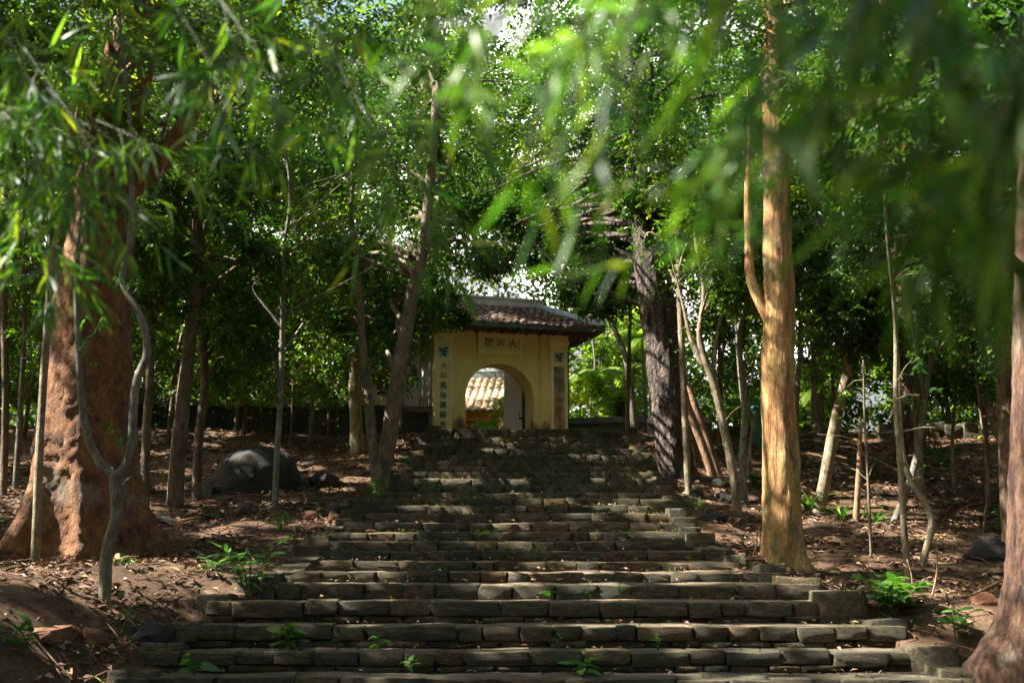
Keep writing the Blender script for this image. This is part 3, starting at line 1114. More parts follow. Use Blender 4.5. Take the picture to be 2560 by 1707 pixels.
n = 4200
u = rng.uniform(-1, 1, n)
v = rng.uniform(0, 1, n) ** 1.3
v = np.where(rng.random(n) < 0.45, np.clip(rng.normal(0.3, 0.25, n), 0, 1), v)
u = np.where(rng.random(n) < 0.4, np.clip(rng.normal(0.45, 0.3, n), -1, 1), u)
P = np.array([tuple(front(a, b_)) for a, b_ in zip(u, v)]) + np.array([0, 0, 0.045]) + rng.normal(0, 0.01, (n, 3))
D = unit(np.stack([rng.normal(0, 1, n), rng.normal(0.0, 0.5, n), rng.normal(0, 0.1, n)], 1))
Nn = unit(np.stack([rng.normal(0, 0.3, n), rng.normal(-0.5, 0.3, n), np.ones(n)], 1))
V_, F_ = leaf_quads(P, D, Nn, rng.uniform(0.08, 0.28, n), rng.uniform(0.005, 0.022, n))
o = link('roof_litter', np_mesh('roof_litter', V_, F_, np.repeat(rng.uniform(0.2, 0.93, n), 4)), M['litter'], gate)
tag(o, kind='stuff')


# ------------------------------------------------------------------ walls beside the gate
def low_wall(name, label, p0, p1, h, t=0.34, cap=0.12, mat='wall_old'):
    p0, p1 = Vector(p0), Vector(p1)
    ln = (p1 - p0).length
    rz = math.atan2(p1.y - p0.y, p1.x - p0.x)
    e = empty(name, (p0.x, p0.y, p0.z), rz)
    tag(e, label, 'wall')
    b = MB()
    nseg = int(ln / 0.5) + 1
    for k in range(nseg):
        pass
    b.box(0, ln, -t / 2, t / 2, -1.2, h)
    b.build('wall_body', M[mat], e)
    k, x = 0, 0.0
    r = random.Random(int(ln * 100))
    while x < ln - 0.05:
        w = min(r.uniform(0.9, 1.4), ln - x)
        c = MB()
        c.box(x + 0.006, x + w - 0.006, -t / 2 - 0.09, t / 2 + 0.09, h + 0.002, h + cap)
        c.box(x + 0.02, x + w - 0.02, -t / 2 - 0.05, t / 2 + 0.05, h + cap + 0.001, h + cap + 0.05)
        c.build('coping_slab', M['coping'], e)
        x += w
    return e


lw_top = at(960, 1011, 30.0).z
low_wall('garden_wall', 'dark mossy plaster wall with coping left of the gate', (gc.x - 9.5, 28.6, 2.72), (gc.x - 1.88, 30.75, 2.72), lw_top - 2.72 - 0.16)
rw_z = at(1510, 1046, 31.5).z
low_wall('garden_wall', 'grey wall with coping running right from the gate', (gc.x + 1.84, 31.75, 2.6), (gc.x + 4.0, 30.9, 2.6), rw_z - 2.6 - 0.16)
low_wall('garden_wall', 'short low wall stub right of the grey wall, behind the dark trunk', (gc.x + 3.92, 30.3, 2.5), (gc.x + 5.6, 30.0, 2.5), rw_z - 2.5 - 0.3, 0.4)


# ------------------------------------------------------------------ courtyard buildings
def barrel_roof(parent, x0, x1, y0, z0, y1, z1, pitch_w, rows, mat, skew=0.0, maxn=300, name='roof_tile'):
    """rows of rounded tiles running up from the eave (y0,z0) to (y1,z1)"""
    me = MB()
    ns = 6
    vs = []
    for j in (0, 1):
        for k in range(ns + 1):
            a = math.pi * k / ns
            rr_ = 0.5 - 0.06 * j
            vs.append((-math.cos(a) * rr_, j, math.sin(a) * rr_ * 0.75))
    for k in range(ns + 1):
        a = math.pi * k / ns
        vs.append((-math.cos(a) * 0.40, 0, math.sin(a) * 0.40 * 0.6))
    fs = [(k + 1, k, ns + 1 + k, ns + 2 + k) for k in range(ns)] + [(k, k + 1, 2 * ns + 3 + k, 2 * ns + 2 + k) for k in range(ns)]
    fs = [f[::-1] for f in fs]
    me.add(vs, fs)
    mesh = me.mesh(name)
    mesh.materials.append(mat)
    mesh.polygons.foreach_set('use_smooth', [True] * len(mesh.polygons))
    n = int((x1 - x0) / pitch_w)
    dy, dz = (y1 - y0) / rows, (z1 - z0) / rows
    ln = math.hypot(dy, dz) * 1.12
    ang = math.atan2(dz, dy)
    d = MB()
    d.add([(x0, y0, z0 - 0.01), (x1, y0, z0 - 0.01), (x1 + skew, y1, z1 - 0.01), (x0 + skew, y1, z1 - 0.01)], [(0, 1, 2, 3)])
    d.build('roof_deck', mat, parent)
    r = random.Random(n * 7 + rows)
    for j in range(rows):
        for i in range(n):
            o = bpy.data.objects.new(name, mesh)
            COL.objects.link(o)
            o.parent = parent
            o.location = (x0 + (i + 0.5) * pitch_w + skew * j / rows + r.gauss(0, 0.006), y0 + dy * j, z0 + dz * j)
            o.rotation_euler = (ang - 0.02, 0, r.gauss(0, 0.015) - (math.atan2(skew / rows, dy) if skew else 0))
            o.scale = (pitch_w * 0.94, ln, pitch_w)


hc = at(1165, 1030, 42.0)
house = empty('courtyard_house', (hc.x - 2.2, 42.0, 2.73), R(-6))
tag(house, 'small orange house with sunlit barrel-tile roof seen through the arch', 'house')
ez = hc.z - 2.73
rz1 = at(1200, 950, 45.0).z - 2.73
b = MB()
b.box(-0.2, 3.35, 0.55, 5.6, -0.5, ez + 0.35)
b.build('wall', M['orange_wall'], house)
hr = empty('roof')
hr.parent = house
barrel_roof(hr, -0.5, 3.65, 0.0, ez, 3.0, rz1, 0.27, 9, M['roof_lit'])
b = MB()
b.box(-0.5, 3.65, 2.9, 3.3, rz1 - 0.25, rz1 + 0.22)
b.tube([(-0.5, 3.1, rz1 + 0.3), (3.65, 3.1, rz1 + 0.3)], [0.16, 0.16], 8)
b.build('ridge', M['ridge'], hr)
b = MB()
b.add([(-0.5, 3.3, rz1), (3.65, 3.3, rz1), (3.65, 6.0, ez), (-0.5, 6.0, ez)], [(0, 1, 2, 3)])
b.build('rear_slope', M['roof_lit'], hr)
wx = (at(1163, 1057, 42.5).x - (hc.x - 2.2))
lat = empty('lattice_window', (wx, 0.55, ez - 0.62))
lat.parent = house
b = MB()
b.box(-0.45, 0.4, -0.03, -0.002, -0.5, 0.38)
b.build('window_recess', M['orange_wall'], lat)
for k in range(5):
    b = MB()
    x = -0.4 + k * 0.17
    b.add([(x, -0.05, -0.45), (x + 0.05, -0.05, -0.45), (x + 0.25, -0.05, 0.33), (x + 0.2, -0.05, 0.33), (x, -0.032, -0.45), (x + 0.05, -0.032, -0.45), (x + 0.25, -0.032, 0.33), (x + 0.2, -0.032, 0.33)],
          [(0, 1, 2, 3), (7, 6, 5, 4), (0, 4, 5, 1), (1, 5, 6, 2), (2, 6, 7, 3), (3, 7, 4, 0)])
    b.build('lattice_bar', M['lattice'], lat)
for k in range(4):
    b = MB()
    z = -0.4 + k * 0.22
    b.box(-0.42, 0.36, -0.064, -0.052, z, z + 0.05)
    b.build('lattice_bar', M['lattice'], lat)

# taller hall behind, weathered blue-grey ridge
h2 = at(1225, 960, 50.0)
hall = empty('rear_hall', (h2.x, 50.0, 2.73))
tag(hall, 'weathered blue-grey roof ridge of a hall behind the small orange house', 'house')
z2 = h2.z - 2.73
b = MB()
b.box(-3.5, 2.2, 1.2, 7, -0.5, z2 - 0.4)
b.build('wall', M['pink_wall'], hall)
vs, fs = [], []
b = MB()
b.add([(-4.0, 0, z2 - 0.6), (2.7, 0, z2 - 0.8), (2.0, 3.5, z2 + 0.7), (-3.4, 3.5, z2 + 1.0)], [(0, 1, 2, 3)])
b.add([(-4.0, 7, z2 - 0.6), (2.7, 7, z2 - 0.8), (2.0, 3.52, z2 + 0.7), (-3.4, 3.52, z2 + 1.0)], [(3, 2, 1, 0)])
b.build('roof', M['ridge'], hall)
b = MB()
b.tube([(-3.6, 3.5, z2 + 1.05), (-1, 3.5, z2 + 0.9), (2.2, 3.5, z2 + 0.8)], [0.2, 0.2, 0.2], 7)
b.build('ridge', M['ridge'], hall)

# pale building behind the garden wall on the left
h3 = at(1062, 1000, 36.0)
pale = empty('pale_house', (h3.x, 36.0, 2.73))
tag(pale, 'pale pinkish house with red tile roof half hidden behind foliage left of the gate', 'house')
ez3 = at(900, 862, 36.0).z - 2.73
rz3 = at(900, 720, 38.5).z - 2.73
b = MB()
b.box(-5.2, 0.05, 0.6, 5.5, -0.5, ez3 + 0.2)
b.build('wall', M['pink_wall'], pale)
pr = empty('roof')
pr.parent = pale
barrel_roof(pr, -5.6, 0.35, 0.0, ez3, 2.6, rz3, 0.3, 9, M['roof_red'])
b = MB()
b.tube([(-5.6, 2.7, rz3 + 0.1), (0.4, 2.7, rz3 + 0.1)], [0.18, 0.18], 8)
b.build('ridge', M['ridge'], pr)
b = MB()
b.add([(-5.6, 2.75, rz3), (0.35, 2.75, rz3), (0.35, 6.0, ez3), (-5.6, 6.0, ez3)], [(0, 1, 2, 3)])
b.build('rear_slope', M['roof_red'], pr)
for k in range(3):
    w = empty('window', (-4.2 + k * 1.5, 0.6, ez3 - 1.0))
    w.parent = pale
    b = MB()
    b.box(-0.4, 0.4, -0.04, -0.003, -0.55, 0.5)
    b.build('frame', M['eave_wood'], w)
    b = MB()
    b.box(-0.33, 0.33, -0.055, -0.042, -0.48, 0.43)
    b.build('shutter', M['lattice'], w)

# small teal bin on the right crest
tb = at(1898, 1060, 24.6)
tbin = empty('waste_bin', (tb.x, tb.y, gz(tb.x, tb.y) - 0.02))
tag(tbin, 'small teal bin with overhanging lid on the crest left of the tan trunk', 'bin')
zt = at(1898, 1008, 24.6).z - tbin.location.z
b = MB()
b.box(-0.1, 0.36, -0.2, 0.2, 0, zt - 0.12)
b.build('bin_body', M['teal'], tbin)
b = MB()
b.add([(-0.15, -0.26, zt - 0.12), (0.42, -0.26, zt - 0.12), (0.42, 0.26, zt - 0.12), (-0.15, 0.26, zt - 0.12), (-0.12, -0.23, zt - 0.04), (0.38, -0.23, zt + 0.02), (0.38, 0.23, zt + 0.02), (-0.12, 0.23, zt - 0.04)],
      [(0, 3, 2, 1), (4, 5, 6, 7), (0, 1, 5, 4), (1, 2, 6, 5), (2, 3, 7, 6), (3, 0, 4, 7)])
b.build('lid', M['teal'], tbin)

# ------------------------------------------------------------------ gaps in the canopy through which the sun falls
SUNV = np.array(SUN)
SUN_T = []


def sun_px(px, py, r, d=None):
    q = gp(px, py) if d is None else at(px, py, d)
    SUN_T.append((np.array(q), r))


for a in [(320, 1425, .5), (400, 1432, .45), (250, 1430, .45), (150, 1440, .4), (470, 1440, .4), (300, 1398, .4), (370, 1400, .4), (180, 1425, .4), (480, 1415, .35), (90, 1440, .35), (2230, 1310, .4), (2170, 1270, .4), (2300, 1455, .4), (2150, 1440, .35), (60, 1420, .3), (140, 1415, .35), (250, 1410, .3), (330, 1405, .4), (400, 1410, .35), (450, 1428, .3), (520, 1440, .25), (20, 1530, .2), (130, 1650, .3), (250, 1690, .25), (420, 1300, .25), (560, 1330, .3),
          (640, 1310, .25), (760, 1170, .3), (690, 1120, .2), (850, 1225, .3), (920, 1165, .3), (600, 1085, .3), (520, 1110, .25), (740, 1260, .2), (800, 1310, .3), (440, 1180, .25), (340, 1150, .3), (960, 1200, .2),
          (2000, 1215, .25), (2080, 1240, .3), (2140, 1262, .35), (2200, 1290, .35), (2260, 1320, .35), (2320, 1345, .3), (2420, 1310, .2), (2120, 1432, .3), (2190, 1445, .35), (2260, 1470, .35), (2330, 1490, .3), (2400, 1470, .25),
          (1770, 1212, .35), (1840, 1240, .3), (1760, 1250, .25), (1900, 1280, .2), (1850, 1330, .25), (1660, 1110, .25), (2350, 1530, .3), (1620, 1085, .2), (2060, 1350, .2), (2200, 1395, .2)]:
    sun_px(*a)
for a in [(960, 1236, .16, 18.7), (1040, 1236, .14, 18.7), (1130, 1232, .12, 18.8), (900, 1226, .1, 19), (1320, 1172, .15, 21.8), (1250, 1180, .12, 21.4), (1060, 1195, .12, 20.5),
          (1380, 1578, .16, 11.8), (1470, 1578, .18, 11.8), (1560, 1580, .2, 11.8), (1660, 1580, .22, 11.8), (1760, 1580, .22, 11.8), (1860, 1580, .2, 11.8), (1960, 1580, .18, 11.8), (2050, 1575, .15, 11.8),
          (1500, 1618, .2, 11.3), (1700, 1618, .2, 11.3), (1900, 1618, .22, 11.3), (2100, 1612, .22, 11.3), (2280, 1605, .22, 11.4), (820, 1490, .15, 12.4), (980, 1492, .15, 12.4), (760, 1460, .15, 13), (1100, 1455, .15, 13.2), (1300, 1460, .12, 13),
          (700, 1505, .15, 12.4), (560, 1508, .12, 12.4), (1250, 1340, .12, 15.5), (1700, 1415, .14, 14.3), (1850, 1420, .15, 14.2), (1950, 1440, .15, 13.9), (2050, 1470, .15, 13.2), (1760, 1370, .12, 15.4),
          (590, 1125, .2, 19.6), (650, 1150, .1, 19.6), (1078, 960, .22, 31.4), (1078, 900, .15, 31.4), (1078, 1010, .15, 31.4),
          (1620, 740, .22, 22), (1650, 1080, .22, 22), (1660, 1160, .2, 22), (1635, 900, .15, 22), (1925, 1120, .14, 15), (1930, 1340, .18, 15), (1935, 1270, .14, 15), (1925, 960, .1, 15), (1925, 620, .14, 15), (1925, 780, .1, 15),
          (1700, 700, .12, 20.5), (1705, 900, .12, 20.5), (1710, 1100, .1, 20.5), (2060, 1250, .16, 18.5), (2090, 1060, .12, 18.5), (2110, 980, .12, 18.5), (2100, 1120, .08, 18.5), (2240, 1150, .14, 14), (2235, 980, .1, 14), (2255, 1330, .12, 14),
          (130, 980, .14, 13.6), (140, 860, .14, 13.6), (120, 1150, .12, 13.6), (90, 1300, .14, 13), (100, 1150, .14, 13), (110, 1000, .12, 13), (118, 850, .12, 13), (200, 1320, .14, 13.5), (60, 1330, .2, 13.6), (890, 1110, .15, 24), (885, 1020, .12, 24),
          (2535, 1180, .15, 9.6), (2520, 1380, .15, 9.6), (2490, 1500, .16, 9.6), (2470, 1600, .16, 9.4), (205, 940, .08, 10), (195, 820, .08, 10), (330, 960, .08, 10), (345, 1080, .07, 10), (270, 1250, .08, 10), (1040, 700, .2, 23), (990, 900, .14, 23), (970, 1060, .14, 23),
          (1320, 790, .3, 30.5), (1400, 800, .25, 30.5), (1250, 770, .25, 30.8), (580, 1420, .2, 12.6), (660, 1440, .15, 12.5)]:
    sun_px(*a)
# the bamboo on the left hangs in an open sunny spot
for px in range(0, 480, 75):
    for py in range(80, 800, 90):
        sun_px(px, py, .2, 3.9)
for px in range(1180, 1800, 120):
    for py in range(0, 620, 120):
        sun_px(px, py, .13, 1.45)
for a in [(1300, 120, .12, 1.6), (1450, 250, .12, 1.6), (1560, 420, .12, 1.6), (1650, 200, .1, 1.6), (1200, 300, .12, 2.2), (700, 330, .15, 3), (960, 500, .15, 3), (620, 150, .15, 3), (850, 200, .12, 3), (1750, 100, .08, 1.5), (1850, 400, .06, 1.5)]:
    sun_px(*a)

for px in range(1430, 1660, 28):
    for py in range(770, 1070, 36):
        sun_px(px, py, .36, 35.0)
for px in range(1150, 1280, 22):
    for py in range(930, 1070, 26):
        sun_px(px, py, .4, 43.0)
        sun_px(px, py, .25, 37.0)
for px in range(640, 1060, 50):
    for py in range(700, 1000, 60):
        sun_px(px, py, .4, 37.0)
for px in range(1760, 2560, 90):
    for py in range(900, 1060, 60):
        sun_px(px, py, .5, 33.5)
for px in range(1750, 2560, 80):
    for py in range(840, 1060, 50):
        sun_px(px, py, .6, 38.0)
for _d in (36.6, 38.2):
    for px in range(1430, 1660, 40):
        for py in range(770, 1070, 45):
            sun_px(px, py, .6, _d)
# further small breaks in the canopy, at random
_r = np.random.default_rng(41)
for _k in range(310):
    _y = _r.uniform(9, 29)
    _x = _r.uniform(-0.48, 0.5) * _y
    _z = max(gz(_x, _y), 0) + _r.uniform(0, 7.5)
    SUN_T.append((np.array([_x, _y, _z]), _r.uniform(0.1, 0.42)))
# lines of sight that stay open: gate, sky between the crowns, slopes
VIEW_W = [(1180, 1450, 765, 1080, 0, 33, 0.0), (1040, 1180, 830, 1080, 0, 33, 0.1), (1040, 1180, 765, 830, 0, 33, 0.6), (1150, 1275, 900, 1075, 32, 50, 0.0), (1150, 1400, 700, 770, 0, 60, 0.3), (1090, 1420, 560, 700, 0, 60, 0.62), (1210, 1330, 600, 690, 0, 60, 0.6), (1210, 1330, 10, 90, 0, 60, 0.3), (640, 760, 1040, 1300, 0, 22, 0.0),
          (0, 2560, 1010, 1700, 5, 30, 0.03), (1425, 1640, 800, 1050, 0, 29, 0.06), (440, 560, 620, 680, 20, 60, 0.5), (620, 900, 545, 600, 0, 60, 0.4), (900, 1060, 560, 640, 0, 60, 0.45),
          (1860, 2010, 480, 1010, 0, 16, 0.0), (100, 340, 560, 1010, 9, 14.5, 0.0), (1590, 1760, 560, 1010, 9, 22.3, 0.1), (900, 1060, 640, 1010, 9, 22.6, 0.15), (860, 1010, 880, 1010, 20, 35, 0.3)]


_e1 = np.cross(SUNV, [0.0, 1.0, 0.0])
_e1 /= np.linalg.norm(_e1)
_e2 = np.cross(SUNV, _e1)


def carve(P, keep_all=False, sun=True):
    ok = np.ones(len(P), bool)
    U, Vv, S = P @ _e1, P @ _e2, P @ SUNV
    order = np.argsort(U)
    Us = U[order]
    for t, r in (SUN_T if sun else []):
        tu, tv, ts = t @ _e1, t @ _e2, t @ SUNV
        a, b_ = np.searchsorted(Us, (tu - r, tu + r))
        if a == b_:
            continue
        k = order[a:b_]
        k = k[((U[k] - tu) ** 2 + (Vv[k] - tv) ** 2 < r * r) & (S[k] - ts > 0.25)]
        ok[k] = False
    if not keep_all:
        x, y = project(P)
        u = rng.random(len(P))
        for (x0, x1, y0, y1, d0, d1, k) in VIEW_W:
            inside = (x > x0) & (x < x1) & (y > y0) & (y < y1) & (P[:, 1] > d0) & (P[:, 1] < d1)
            ok &= ~(inside & (u > k))
    return ok


def foliage(C, Rr, per, L, W, droop=0.25, keep_all=False, flat=0.35, tbase=None, sun=True):
    """leaves on twigs in clumps: C (k,3) centres, Rr (k,) radii"""
    C, Rr = np.asarray(C, float), np.asarray(Rr, float)
    k = len(C)
    tw = max(3, per // 9)
    m = max(2, per // tw)
    n = k * tw
    ci = np.repeat(np.arange(k), tw)
    o = unit(rng.normal(0, 1, (n, 3))) * (rng.random((n, 1)) ** 0.5) * 0.7
    o[:, 2] *= 0.8
    st = C[ci] + o * Rr[ci][:, None]
    td = unit(o + rng.normal(0, 0.35, (n, 3)) + np.array([0, 0, -droop]))
    tl = Rr[ci] * rng.uniform(0.35, 0.75, n)
    tt = np.tile(np.linspace(0.1, 1.0, m), n)
    ti = np.repeat(np.arange(n), m)
    P = st[ti] + td[ti] * (tl[ti] * tt)[:, None]
    P[:, 2] -= 0.12 * (tl[ti] * tt ** 2)
    side = unit(np.cross(td[ti], np.array([0.0, 0.0, 1.0]) + rng.normal(0, 0.15, (len(P), 3))))
    sg = np.where(np.arange(len(P)) % 2 == 0, 1.0, -1.0)[:, None]
    D = unit(td[ti] * 0.6 + side * sg * 0.75 + rng.normal(0, 0.3, (len(P), 3)) + np.array([0, 0, -0.22]))
    Nn = unit(np.array([0, 0, 1.0]) + rng.normal(0, flat + 0.25, (len(P), 3)))
    Ls = L * rng.uniform(0.65, 1.25, len(P))
    Ws = W * rng.uniform(0.75, 1.2, len(P))
    base = rng.normal(0.45, 0.16, k)[ci][ti] if tbase is None else np.full(len(P), tbase)
    tint = np.clip(base + rng.normal(0, 0.17, len(P)), 0, 0.96)
    tint = np.where(rng.random(len(P)) < 0.006, 1.0, tint)
    ok = carve(P, keep_all, sun)
    P, D, Nn, Ls, Ws, tint = P[ok], D[ok], Nn[ok], Ls[ok], Ws[ok], tint[ok]
    V, F = leaf_quads(P, D, Nn, Ls, Ws)
    return V, F, np.repeat(tint, 4)


N_LEAF = 0


def crown_clumps(ell, seed):
    r = np.random.default_rng(seed)
    C, RR = [], []
    for (c, rad, n, cr) in ell:
        d = unit(r.normal(0, 1, (n, 3))) * (r.uniform(0.15, 1, (n, 1)) ** 0.5)
        C.append(np.array(c) + d * np.array(rad))
        RR.append(cr * r.uniform(0.7, 1.25, n))
    return np.concatenate(C), np.concatenate(RR)


def tree(name, label, path, bark, ell, leaf='leaf_a', per=380, L=0.13, W=0.065, seed=1, wob=0.13, sides=12, lobes=None, base=None, group='trees on the slopes', cat='tree',
         forks=(), limbs=True, sub=5, tilt=0.0, sink=0.25, rough=(0.05, 2.5, 3.0), r0=0.16, sun=True):
    """path: photograph pixels (x, y, width) from the foot upward; the depth is that of the foot on the ground"""
    global N_LEAF
    if base is None:
        b0 = gp(path[0][0], path[0][1])
    else:
        b0 = Vector((base[0], base[1], gz(*base)))
    root = empty(name, b0)
    tag(root, label, cat, group)
    d0 = b0.y
    if name in ('slender_tree', 'sapling', 'dead_stem', 'double_tree'):
        fw_ = 0.72 if name == 'double_tree' else 0.84
        path = [(a_, c_, w_ * fw_) for a_, c_, w_ in path]
        forks = [[(a_, c_, w_ * fw_) for a_, c_, w_ in fk] for fk in forks]
    if path:
        pts = [(b0 - Vector((0, 0, sink)), path[0][2] / 2 / FPX * d0 * 1.1)]
        for j, (px, py, w) in enumerate(path):
            dd = d0 + tilt * max(0, (path[0][1] - py)) / 100.0
            q = b0 if j == 0 else at(px, py, dd)
            pts.append((q.copy(), w / 2 / FPX * dd))
    else:
        pts = [(b0 - Vector((0, 0, sink)), r0 * 1.2), (b0.copy(), r0), (b0 + Vector((0.1, 0.1, 2.0)), r0 * 0.85)]
    C, RR = (crown_clumps(ell, seed) if ell else (None, None))
    if ell:
        cc = Vector(ell[0][0])
        top, rt = pts[-1]
        if cc.z > top.z + 0.3:
            mid = top.lerp(cc, 0.5)
            mid.x += 0.12 * math.sin(seed)
            pts.append((mid, rt * 0.8))
            pts.append((cc + Vector((0, 0, ell[0][1][2] * 0.4)), rt * 0.35))
        else:
            dr = (pts[-1][0] - pts[-2][0]).normalized()
            pts.append((top + dr * 0.9 + Vector((0.1, 0, 0.2)), rt * 0.82))
            pts.append((top + dr * 2.2 + Vector((-0.1, 0, 0.6)), rt * 0.5))
            pts.append((top + dr * 3.6 + Vector((0.1, 0, 1.0)), rt * 0.12))
    P_, R_ = catmull(pts, sub)
    b = MB()
    b.tube([p - b0 for p in P_], R_, sides, True, wob, seed, rough=rough, lobes=(lambda i, an: lobes((P_[i] - b0).z, an)) if lobes else None)
    for fk in forks:
        fp = []
        for j, (px, py, w) in enumerate(fk):
            fp.append((at(px, py, d0 + 0.02 * j), w / 2 / FPX * d0))
        dr = (fp[-1][0] - fp[-2][0]).normalized()
        fp.append((fp[-1][0] + dr * 0.5 + Vector((0.05, 0, 0.2)), fp[-1][1] * 0.6))
        fp.append((fp[-1][0] + dr * 0.5 + Vector((0.0, 0, 0.3)), fp[-1][1] * 0.2))
        fP, fR = catmull(fp, sub)
        b.tube([p - b0 for p in fP], fR, max(6, sides - 4), True, wob, seed + 1)
    tw_c = []
    if name in ('slender_tree', 'sapling', 'double_tree', 'forked_sapling', 'curved_sapling'):
        rt_ = random.Random(seed * 17 + 3)
        for k in range(9):
            i_ = rt_.randrange(len(P_) // 4, len(P_))
            p = P_[i_]
            if p.z < b0.z + 1.0:
                continue
            a_ = rt_.uniform(0, 6.28)
            ln = rt_.uniform(0.2, 0.65)
            e_ = p + Vector((math.cos(a_) * ln, math.sin(a_) * ln, rt_.uniform(-0.05, 0.35)))
            b.tube([p - b0, (p + e_) / 2 - b0 + Vector((0, 0, 0.04)), e_ - b0], [min(0.012, R_[i_] * 0.4), 0.006, 0.003], 5, False)
            tw_c.append(tuple(e_))
    if ell and limbs:
        r = random.Random(seed)
        upper = [(p, rr_) for p, rr_ in zip(P_, R_) if p.z > b0.z + 1.6]
        for k in range(0, len(C), 3):
            c = Vector(C[k])
            cand = [(p, rr_) for p, rr_ in upper if p.z < c.z - 0.2] or upper[:1] or [(P_[-1], R_[-1])]
            p, rr_ = min(cand, key=lambda q: (q[0] - c).length + r.uniform(0, 1.0))
            if (p - c).length > 6.5:
                continue
            m1 = p.lerp(c, 0.5) + Vector((r.gauss(0, 0.2), r.gauss(0, 0.2), 0.25))
            # limbs keep out of the open doorway view
            lp, lr = catmull([(p, min(rr_ * 0.6, 0.07)), (m1, min(rr_ * 0.4, 0.04)), (c, 0.012)], 4)
            xs, ys = project(np.array([tuple(q) for q in lp]))
            if np.any((xs > 1040) & (xs < 1440) & (ys > 740) & (ys < 1080)):
                continue
            b.tube([q - b0 for q in lp], lr, 5, False)
    b.build('trunk', M[bark], root, True)
    if tw_c:
        V, F, T = foliage(np.array(tw_c), np.full(len(tw_c), 0.24), 40, L * 0.9, W * 0.9)
        if len(V):
            tag(link('twig_leaves', np_mesh('twig_leaves', V - np.array(b0), F, T), M[leaf], root), kind='stuff')
    if ell:
        V, F, T = foliage(C, RR, per, L, W, sun=sun)
        N_LEAF += len(V) // 4
        if len(V):
            o = link('crown', np_mesh('crown', V - np.array(b0), F, T), M[leaf], root)
            tag(o, kind='stuff')
    return root, b0


# ---- left side
def giant_lobes(h, an):
    f = math.exp(-max(h, 0) / 0.55)
    ridge = max(0.0, 0.55 * math.cos(5 * an + 0.6) + 0.45 * math.cos(8 * an + 2.0)) ** 1.3
    return 0.36 * f * ridge + 0.07 * math.exp(-max(h, 0) / 1.6) * ridge + 0.03 * f * max(0, math.cos(an - 2.9)) + 0.36 * f * max(0, math.cos(an - 0.1)) + 0.025 * math.sin(6 * an + h * 1.2) * math.exp(-max(h, 0) / 2.5)


tree('giant_tree', 'giant orange-brown trunk with flared roots at the left', [(205, 1375, 268), (212, 1200, 232), (220, 1000, 212), (232, 760, 178), (262, 520, 150), (280, 330, 140)], 'bark_giant',
     [((-4.6, 13.5, 9.0), (4.6, 4.0, 2.4), 60, 1.05), ((-4.8, 12.5, 5.9), (1.6, 1.5, 0.7), 10, 0.7)], 'leaf_a', 480, 0.13, 0.06, 1, 0.06, 72, giant_lobes, sub=22, rough=(0.05, 7.0, 5.0),
     forks=[[(285, 480, 100), (345, 440, 80), (400, 400, 60), (470, 300, 40)]], cat='tree')
SL = 'slender trees on the left slope'
SR = 'slender trees on the right slope'
tree('sapling', 'straight pale sapling standing before the giant trunk', [(88, 1408, 26), (98, 1150, 24), (112, 900, 22), (125, 700, 20), (138, 420, 15)], 'bark_pale', [((-5.0, 12.4, 5.4), (1.3, 1.2, 0.9), 10, 0.65)], 'leaf_c', 260, 0.11, 0.05, 2, group=SL, cat='sapling')
y_root, y_base = tree('forked_sapling', 'grey sapling forking in a Y near the ground, giant trunk behind it', [(262, 1495, 31), (268, 1380, 30), (292, 1290, 29), (288, 1210, 29), (291, 1185, 32)], 'bark_grey', None, seed=3, sides=14, group=SL, cat='sapling', wob=0.06,
     forks=[[(291, 1190, 24), (258, 1165, 22), (222, 1100, 20), (205, 1010, 18), (196, 860, 17), (192, 700, 14), (200, 560, 10)], [(291, 1190, 24), (318, 1158, 22), (330, 1090, 21), (340, 960, 21), (368, 880, 20), (350, 790, 19), (318, 735, 17), (305, 690, 16), (325, 600, 15), (330, 450, 13), (322, 260, 10), (300, 60, 8)]])
tree('slender_tree', 'dark thin trunk at the left frame edge', [(8, 1235, 22), (14, 1000, 20), (10, 760, 18), (16, 500, 14)], 'bark_brown', [((-8.6, 19.5, 6.2), (2, 1.6, 1.5), 16, 0.8)], 'leaf_a', 300, 0.11, 0.055, 4, group=SL)
tree('slender_tree', 'thin forked stem between the frame edge and the giant trunk', [(38, 1218, 18), (50, 1050, 16), (55, 960, 15), (62, 800, 12), (60, 620, 9)], 'bark_grey', [((-8.2, 20.5, 5.0), (1.4, 1.3, 1.2), 10, 0.7)], 'leaf_a', 260, 0.11, 0.055, 5, group=SL,
     forks=[[(52, 1010, 10), (75, 960, 8), (95, 900, 6)]])
tree('slender_tree', 'dark speckled trunk just right of the giant trunk', [(362, 1262, 28), (366, 1080, 26), (376, 900, 24), (372, 650, 22), (380, 400, 18)], 'bark_brown', [((-5.6, 18.2, 7.6), (2.6, 2.2, 1.7), 24, 0.9), (at(400, 640, 17.5), (1.0, 0.8, 0.8), 12, 0.5), (at(330, 480, 17), (0.9, 0.8, 0.7), 10, 0.5)], 'leaf_a', 440, 0.115, 0.055, 6, group=SL)
tree('slender_tree', 'thick dark trunk, middle one of three left of the boulder', [(438, 1262, 46), (448, 1100, 44), (472, 880, 38), (492, 650, 34), (500, 420, 28)], 'bark_brown', [((-5.2, 19.0, 8.2), (3.2, 2.6, 2.0), 34, 0.95), ((-2.2, 16.8, 9.2), (3.0, 2.8, 1.4), 36, 0.95), (at(560, 600, 18), (1.1, 0.9, 0.7), 14, 0.5), (at(470, 460, 18), (1.0, 0.9, 0.7), 12, 0.5)], 'leaf_b', 480, 0.115, 0.055, 7, group=SL,
     forks=[[(486, 655, 16), (540, 652, 14), (620, 662, 12), (700, 640, 8)]])
